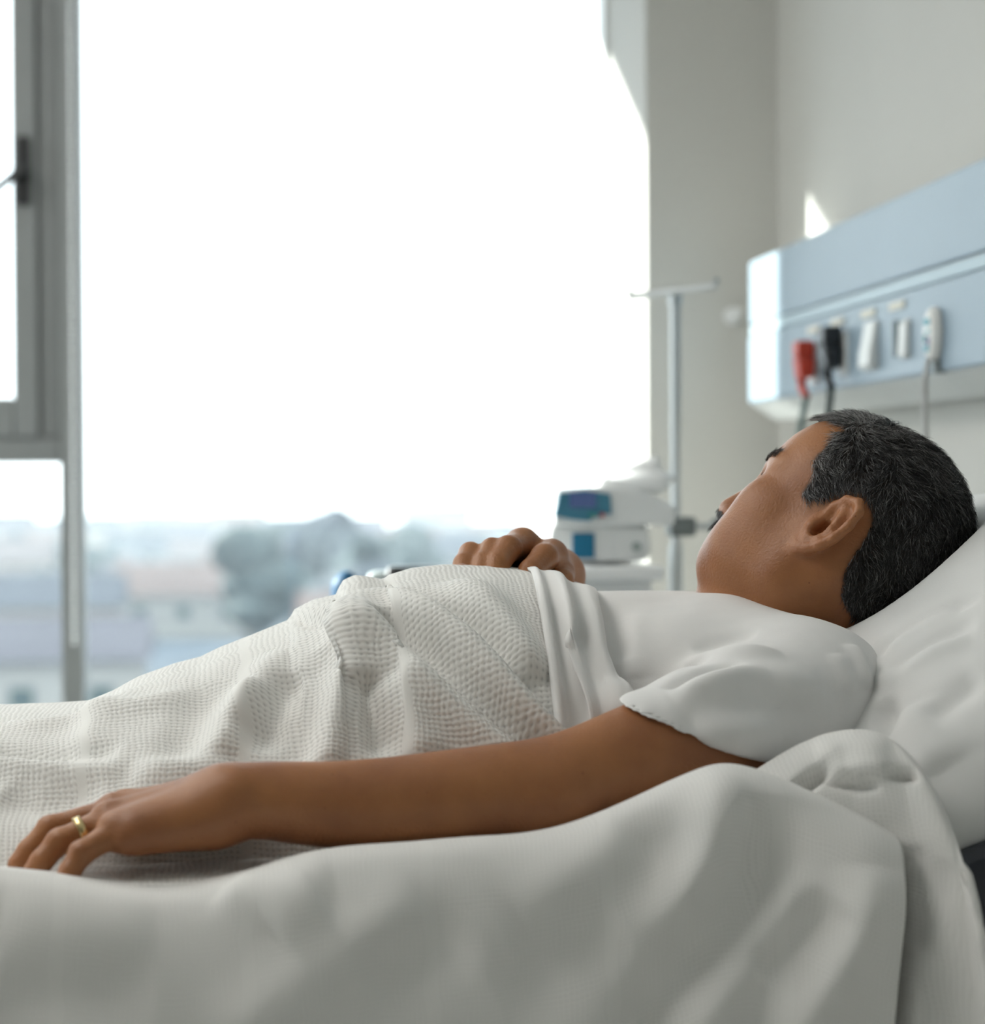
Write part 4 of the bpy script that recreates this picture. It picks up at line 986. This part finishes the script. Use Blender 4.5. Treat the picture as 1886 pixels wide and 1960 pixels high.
BL = [([(562, 1180), (600, 1192), (645, 1212)], -.008, .008), ([(575, 1165), (640, 1180), (700, 1205), (790, 1272), (870, 1342), (935, 1398), (980, 1440)], .017, .022, (0, 1)),
      ([(720, 1185), (735, 1198), (810, 1256), (878, 1327), (950, 1385), (1018, 1437)], -.017, .011, (0, 1)),
      ([(690, 1125), (790, 1168), (880, 1236), (960, 1310), (1030, 1375), (1080, 1425)], .020, .017, (0, 1)),
      ([(770, 1130), (832, 1160), (901, 1208), (973, 1284), (1040, 1356), (1104, 1418)], -.016, .010, (0, 1)),
      ([(870, 1110), (940, 1175), (1000, 1255), (1022, 1310)], .013, .02),
      ([(672, 1200), (658, 1265), (634, 1374), (618, 1448)], .012, .020, (0, 1)), ([(634, 1250), (620, 1300), (598, 1380), (588, 1440)], -.008, .016, (0, 1)),
      ([(692, 1290), (705, 1340), (730, 1415)], -.012, .014, (0, 1)), ([(745, 1300), (775, 1360), (805, 1430)], .009, .02, (0, 1)),
      ([(500, 1310), (450, 1380), (425, 1450)], .009, .018), ([(420, 1300), (360, 1390), (330, 1465)], -.006, .02), ([(560, 1290), (520, 1360), (500, 1440)], -.009, .015), ([(545, 1240), (490, 1320), (465, 1400)], .006, .02),
      ([(230, 1330), (180, 1400), (160, 1470)], .006, .022), ([(0, 1440), (120, 1452), (230, 1440)], -.007, .014, (1, 0)), ([(0, 1470), (110, 1480), (240, 1475)], .006, .014, (1, 0)),
      ([(0, 1520), (80, 1545), (200, 1510)], -.006, .02), ([(250, 1480), (350, 1470), (450, 1450)], .005, .018), ([(0, 1385), (100, 1392), (260, 1360), (380, 1320)], .005, .016)]
V = folds(V, Fc, [(q[0], q[1] * 1.5) + tuple(q[2:]) for q in BL])
V[:, 2] += snoise(V, 38, 5) * .0022 + snoise(V, 95, 6) * .0008
knit = knit_mat('cellular_blanket', (.86, .852, .825))
blk_t = thing('blanket', (-.2, YCN, ZM), 'white cellular cotton blanket covering the patient and hanging over the bed side', 'blanket')
o = obj('body_cover', V, Fc, knit, blk_t, True, UVc); q = o.modifiers.new('thick', 'SOLIDIFY'); q.thickness = .004; q.offset = -1

# sheet turned down over the blanket's edge, gathered in long folds
ys2 = np.arange(1.60, 2.30, .003)
xl = np.interp(ys2, [1.6, 1.66, 1.8, 1.93, 2.3], [onY(1085, 0, 1.62)[0], onY(1070, 0, 1.66)[0], onY(1025, 0, 1.8)[0], onY(1000, 0, 1.93)[0], onY(1000, 0, 1.93)[0]])
xr = np.interp(ys2, [1.6, 1.66, 1.71, 1.76, 1.82, 1.93, 2.3], [onY(1262, 0, 1.62)[0], onY(1248, 0, 1.66)[0], onY(1215, 0, 1.71)[0], onY(1165, 0, 1.76)[0], onY(1150, 0, 1.82)[0], onY(1140, 0, 1.93)[0], onY(1140, 0, 1.93)[0]])
nu = 110; U_ = np.linspace(0, 1, nu); GX = xl[None] + U_[:, None] * (xr - xl)[None]; GY = np.repeat(ys2[None], nu, 0)
tt = np.abs(GY - YCN) / .27
fold = np.sin(U_ ** .85 * math.pi * 5.0 + .6)[:, None] * .0085 * np.clip(1.25 - U_, 0, 1)[:, None] * np.clip(tt * 1.8, .2, 1) * np.clip(U_ / .1, 0, 1)[:, None]
GZ2 = cover(GX, GY) + .001 + (.016 * np.clip(tt * 2, 0, 1)) * np.clip(.35 + U_ / .15, 0, 1)[:, None]
V = np.stack([GX, GY, GZ2], -1).reshape(-1, 3); Fc = grid_faces(nu, len(ys2))
if vnormals(V, Fc)[:, 2].mean() < 0: Fc = Fc[:, ::-1].copy()
edge = (1 - U_)[:, None] * np.ones_like(GX)
sink = -.016 * np.clip(1 - edge / .06, 0, 1) ** 1.5
V = V + vnormals(V, Fc) * ((fold + sink).reshape(-1, 1))
V = folds(V, Fc, [([(1108, 1185), (1108, 1260), (1110, 1340), (1112, 1410)], -.013, .008, (.2, 1)), ([(1185, 1300), (1205, 1335), (1200, 1380)], .010, .020)])
V = relax(V, Fc, 3, .5)
V[:, 2] += snoise(V, 70, 8) * .001
dyz = np.sqrt(np.diff(GY, axis=1) ** 2 + np.diff(GZ2, axis=1) ** 2); arc = np.concatenate([np.zeros((nu, 1)), np.cumsum(dyz, 1)], 1)
o = obj('top_sheet', V, Fc, cloth_m, None, True, np.stack([GX, arc], -1).reshape(-1, 2)); q = o.modifiers.new('thick', 'SOLIDIFY'); q.thickness = .003; q.offset = -1
tag(o, 'smooth white sheet turned down in long folds over the blanket edge at the chest', 'sheet')

# near side: blanket bunched along the arm and hanging down the bed side
def drape(name, crest_px, Yc, prof, u_px, nv_, mat_, parent, lines, seed, wav=.004, slant=0.0, gain=1.7):
    """crest_px: the upper edge in the photograph, Yc(px): its distance; prof: (dy, dz) below/behind the crest"""
    cp = smooth_poly(crest_px, 2); xs_ = np.linspace(u_px[0], u_px[1], int((u_px[1] - u_px[0]) / 7))
    cy = np.interp(xs_, cp[:, 0], cp[:, 1]); C3 = np.array([onY(a, b, Yc(a)) for a, b in zip(xs_, cy)])
    pr = smooth_poly(prof, 3); s_ = np.concatenate([[0], np.cumsum(np.linalg.norm(np.diff(pr, axis=0), axis=1))]); sv = np.linspace(0, s_[-1], nv_)
    py_, pz_ = np.interp(sv, s_, pr[:, 0]), np.interp(sv, s_, pr[:, 1])
    V = np.stack([C3[:, None, 0] + 0 * py_, C3[:, None, 1] + py_, np.maximum(C3[:, None, 2] + pz_, .18) if False else C3[:, None, 2] + pz_], -1)
    back = np.where(py_ > .012, 1, 0)[None, :]                                    # behind the crest the cloth runs down to the mattress
    fl = ZM + .004; tz = np.clip((py_ - .0) / .11, 0, 1)[None, :]; tz = tz * tz * (3 - 2 * tz)
    V[..., 2] = np.where(py_[None, :] > 0, C3[:, None, 2] * (1 - tz) + fl * tz, V[..., 2])
    if slant: V[..., 0] -= slant * np.clip(-pz_ / .3, 0, 1.6)[None, :] * (np.clip((xs_ - 1250) / 460, 0, 1) ** 2)[:, None]
    nu_ = len(xs_); V = V.reshape(-1, 3); Fc = grid_faces(nu_, nv_)
    N = vnormals(V, Fc)
    if (N @ np.array([0, -1.0, .4])).mean() < 0: Fc = Fc[:, ::-1].copy()
    V = folds(V, Fc, lines, gain)
    V = V + vnormals(V, Fc) * (snoise(V, 22, seed) * wav + snoise(V, 60, seed + 1) * wav * .25)[:, None]
    uv = np.stack([np.repeat(C3[:, 0], nv_), np.tile(sv, nu_)], -1)
    o = obj(name, V, Fc, mat_, parent, True, uv); q = o.modifiers.new('thick', 'SOLIDIFY'); q.thickness = .004; q.offset = -1
    return V, Fc
knit2 = knit_mat('cellular_blanket_side', (.84, .832, .81), .0040, .22, .85)
c1 = [(-1500, 1650), (-260, 1650), (-100, 1652), (0, 1663), (80, 1676), (150, 1690), (230, 1703), (300, 1706), (380, 1698), (470, 1672), (560, 1642), (660, 1624), (780, 1612), (900, 1602), (1000, 1592), (1100, 1570), (1200, 1532), (1300, 1490), (1360, 1466), (1400, 1462), (1450, 1474), (1520, 1502), (1600, 1540), (1660, 1570), (1712, 1600)]
prof1 = [(.13, -.01), (.06, -.006), (.02, -.001), (0, 0), (-.018, -.006), (-.036, -.028), (-.050, -.07), (-.062, -.14), (-.070, -.24), (-.074, -.36), (-.072, -.5)]
drape('side_drape', c1, lambda a: np.interp(a, [-300, 150, 640, 1250, 1420, 1720], [1.515, 1.515, 1.535, 1.545, 1.55, 1.525]), prof1, (-1000, 1712), 190, knit2, blk_t, [
    ([(1395, 1475), (1385, 1560), (1340, 1680), (1250, 1800)], .008, .022), ([(1465, 1520), (1480, 1620), (1440, 1720), (1330, 1860), (1250, 1958)], -.014, .026, (0, 1)),
    ([(1560, 1660), (1480, 1760), (1400, 1850), (1330, 1955)], .010, .022, (0, 1)), ([(1600, 1720), (1520, 1800), (1460, 1880)], -.008, .02), ([(1660, 1640), (1655, 1760), (1600, 1860), (1540, 1955)], .012, .024, (.3, 1)),
    ([(1330, 1560), (1240, 1650), (1120, 1740), (980, 1820)], -.006, .026), ([(1230, 1600), (1120, 1690), (1000, 1770)], .006, .026), ([(1200, 1780), (1080, 1850), (960, 1930)], -.006, .03), ([(820, 1720), (720, 1780), (600, 1860), (480, 1955)], .006, .025, (0, 1)),
    ([(900, 1760), (800, 1830), (700, 1900)], -.005, .026), ([(620, 1720), (520, 1790)], .005, .022), ([(0, 1900), (140, 1905), (300, 1890)], -.004, .02), ([(0, 1760), (150, 1775), (300, 1768)], .003, .03), ([(420, 1700), (500, 1715), (640, 1690)], .004, .02)], 11, .004, .045)
c2 = [(1405, 1500), (1450, 1472), (1500, 1440), (1550, 1414), (1600, 1399), (1650, 1394), (1690, 1402), (1730, 1428), (1770, 1475), (1800, 1530), (1822, 1590), (1836, 1640), (1848, 1720), (1858, 1820), (1866, 1960), (1870, 2100)]
prof2 = [(.12, -.02), (.07, -.012), (.03, -.002), (0, 0), (-.022, -.010), (-.044, -.036), (-.062, -.08), (-.078, -.14), (-.088, -.22), (-.092, -.34), (-.09, -.46)]
drape('folded_corner', c2, lambda a: np.interp(a, [1400, 1600, 1700, 1800, 1840, 1870], [1.585, 1.585, 1.57, 1.53, 1.50, 1.475]), prof2, (1405, 1868), 190, knit2, blk_t, [
    ([(1520, 1512), (1550, 1492), (1590, 1465)], -.016, .0055), ([(1575, 1488), (1620, 1502), (1690, 1503)], -.010, .0045), ([(1690, 1480), (1725, 1484), (1760, 1482)], -.010, .005), ([(1560, 1450), (1620, 1440), (1700, 1455)], .006, .018), ([(1590, 1480), (1660, 1478), (1730, 1470)], .005, .009),
    ([(1700, 1600), (1712, 1700), (1690, 1850), (1672, 1955)], -.020, .022, (.3, 1)), ([(1740, 1640), (1765, 1750), (1750, 1850), (1740, 1955)], .010, .018, (0, 1)), ([(1800, 1640), (1775, 1760), (1745, 1820)], -.006, .015)], 21, .003, 0.0, 1.1)

# ------------------------------------------------------------------ pillow mesh (dented by the head)
pl = SDF()
ax = np.array([pu, pv, pn])
def pil(P):
    q = (P - pc) @ ax.T; r = np.array([.275, .375, .137])
    a = np.abs(q / r); e = (a[:, 0] ** 3.2 + a[:, 1] ** 3.2) ** (2.0 / 3.2) + a[:, 2] ** 2.0
    return (np.sqrt(e) - 1) * .135
pl.fun(pil, pc, .5, 0, 'u')
dent = SDF(); dent.ell(HC + HM[0] * -.004, np.array((.104, .085, .098)), HM, 0)
pl.fun(lambda P: dent.ev(P), HC, .16, .03, 's')
V, Fc = pl.mesh(pc - .48, pc + .48, .0055)
V = relax(V, Fc, 3, .5)
V = folds(V, Fc, [([(1672, 1260), (1720, 1215), (1790, 1170), (1880, 1140)], -.006, .008), ([(1690, 1250), (1750, 1195), (1830, 1160)], .005, .010), ([(1700, 1300), (1760, 1240), (1870, 1190)], -.006, .010), ([(1680, 1320), (1740, 1262), (1860, 1215)], .005, .012),
                  ([(1780, 1390), (1830, 1330), (1880, 1300)], -.005, .014), ([(1690, 1340), (1700, 1380), (1692, 1420)], -.008, .010), ([(1740, 1350), (1760, 1420), (1800, 1480)], .006, .03)], 1.6)
V = V + vnormals(V, Fc) * (snoise(V, 30, 31) * .003)[:, None]
o = obj('pillow', V, Fc, mat('pillow_cotton', (.80, .80, .79), .85, .15, .012, 30, .1, 700, sheen=.1), None, True); tag(o, 'plump white pillow propped up under the head', 'pillow')
